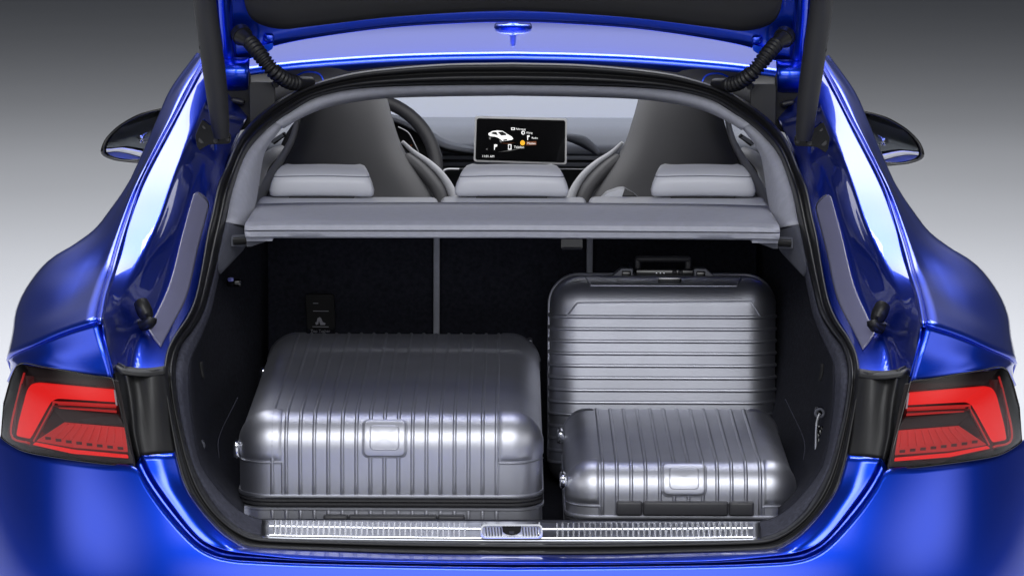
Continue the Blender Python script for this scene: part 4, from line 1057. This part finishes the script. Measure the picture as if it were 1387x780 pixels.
# rear shell and frame
rs = Shell(H3, W3, .085, .060)
o = ribbed(rs, rz, .004, .0032, 'rear_shell', M['alu'], st3); o.data.transform(Matrix(((0, 1, 0, -W3 / 2), (0, 0, 1, .115), (1, 0, 0, H3 / 2), (0, 0, 0, 1)))); fixn(o, Vector((0, .12, H3 / 2)))
def frame3(y0, y1, off, name, m):
    Rr = .060; pts = []
    for cx, cz, a0 in ((W3 / 2 - Rr, H3 - Rr, 0), (-W3 / 2 + Rr, H3 - Rr, 90), (-W3 / 2 + Rr, Rr, 180), (W3 / 2 - Rr, Rr, 270)):
        for k in range(11):
            a = R(a0 + 9 * k); pts.append((cx, cz, math.cos(a), math.sin(a)))
    rows = [[Vector((cx + (Rr + o_) * c, y, cz + (Rr + o_) * s_)) for cx, cz, c, s_ in pts] for y, o_ in ((y0, -.004), (y0, off * .6), (y0 + .002, off), (y1 - .002, off), (y1, off * .6), (y1, -.004))]
    V, F = grid(rows, close=True); o = mesh(name, V, F, m, st3, auto=60); return o
frame3(.104, .116, .004, 'closing_frame', M['alu_cap'])
g = empty('carry_handle', (0, 0, 0), st3)
zt = H3
rbox('handle_grip', (.113, .022, .013), M['handle'], g, (0.002, .118, zt + .032), bev=.006)
for xx in (-.049, .053): rbox('handle_stem', (.012, .018, .034), M['handle'], g, (xx, .118, zt + .016), bev=.003)
for sg, xx in ((-1, -.075), (1, .078)):
    V = []; ol = [(-.034, 0), (.016, 0), (.016, .017), (-.008, .017)]
    a = [Vector((xx - sg * x, .066, zt - .006 + z * 1.25)) for x, z in ol]; b = [v + Vector((0, .06, 0)) for v in a]
    la = mesh('latch', a + b, [(0, 1, 2, 3), (7, 6, 5, 4), (0, 4, 5, 1), (1, 5, 6, 2), (2, 6, 7, 3), (3, 7, 4, 0)], M['latchmetal'], st3, smooth=False, bevel=.002)
    fixn(la, Vector((xx, .105, zt + .004)))
    rbox('latch_tongue', (.018, .02, .011), M['gloss_black'], la, (xx + (0.002 if sg < 0 else -.002), .072, zt + .004), bev=.002)
lk = rbox('lock_block', (.125, .045, .016), M['gloss_black'], st3, (.008, .098, zt + .006), bev=.003)
for k in range(3): rbox('number_wheel', (.004, .004, .004), M['chrome'], lk, (-.012 + .0075 * k, .0745, zt + .005), bev=.0012)
for k in range(2): rbox('lock_button', (.009, .005, .008), M['handle'], lk, (.024 + .012 * k, .0745, zt + .007), bev=.002)
rbox('lock_edge', (.085, .006, .003), M['alu_cap'], lk, (.004, .070, zt - .0015), bev=.001)
rbox('badge_slot', (.046, .006, .014), M['gloss_black'], st3, (.012, .0245, zt - .010), (R(40), 0, 0), bev=.003)
rbox('badge_lip', (.044, .004, .003), M['chrome'], st3, (.012, .026, zt - .004), bev=.001)

# ------------------------------------------------------------------ tie-down eyes and the net hung from them
for side_ in (-1, 1):
    c = P(271, 603, .36); c.x = -abs(c.x) if side_ < 0 else abs(c.x)
    if side_ > 0: c = P(1110, 559, .42)
    ey = empty('tie_down_eye', (0, 0, 0), car); ey.matrix_parent_inverse = CARI.copy()
    ringp = [c + Vector((.0075 * math.cos(a), -.002, .0075 * math.sin(a))) for a in [2 * math.pi * i / 20 for i in range(22)]]
    V, F = tube_geo(ringp, .0026, 8, cap=False); mesh('eye_ring', V, F, M['greytrim2'], ey)
    rbox('eye_base', (.016, .01, .02), M['gloss_black'], ey, c + Vector((0, .008, 0)), bev=.004)
    net = empty('cargo_net', c + Vector((0, 0, -.012)))
    tag(net, 'black cargo net hanging from the lashing eye beside ' + ('the large flat suitcase' if side_ < 0 else 'the small cabin suitcase'), 'net')
    hk = [Vector((0, -.006, .012)), Vector((-.004 * side_, -.008, .002)), Vector((-.006 * side_, -.006, -.02)), Vector((-.006 * side_, -.004, -.05 if side_ < 0 else -.085))]
    tube('net_hook', [Vector(v) for v in crom(hk, 16)], .0022, M['silverplastic'] if side_ > 0 else M['gloss_black'], net, 8)
    for k in range(9 if side_ > 0 else 6):
        x0 = random.uniform(-.004, .022) * (1 if side_ > 0 else .6); pth = []
        Ln = .085 if side_ > 0 else .06
        for i in range(9):
            t = i / 8; pth.append(Vector((x0 * t + random.uniform(-.006, .006), -.004 + random.uniform(-.008, .004), -.012 - Ln * t)))
        tube('net_cord', crom(pth, 22), .0016, M['gloss_black'], net, 5)
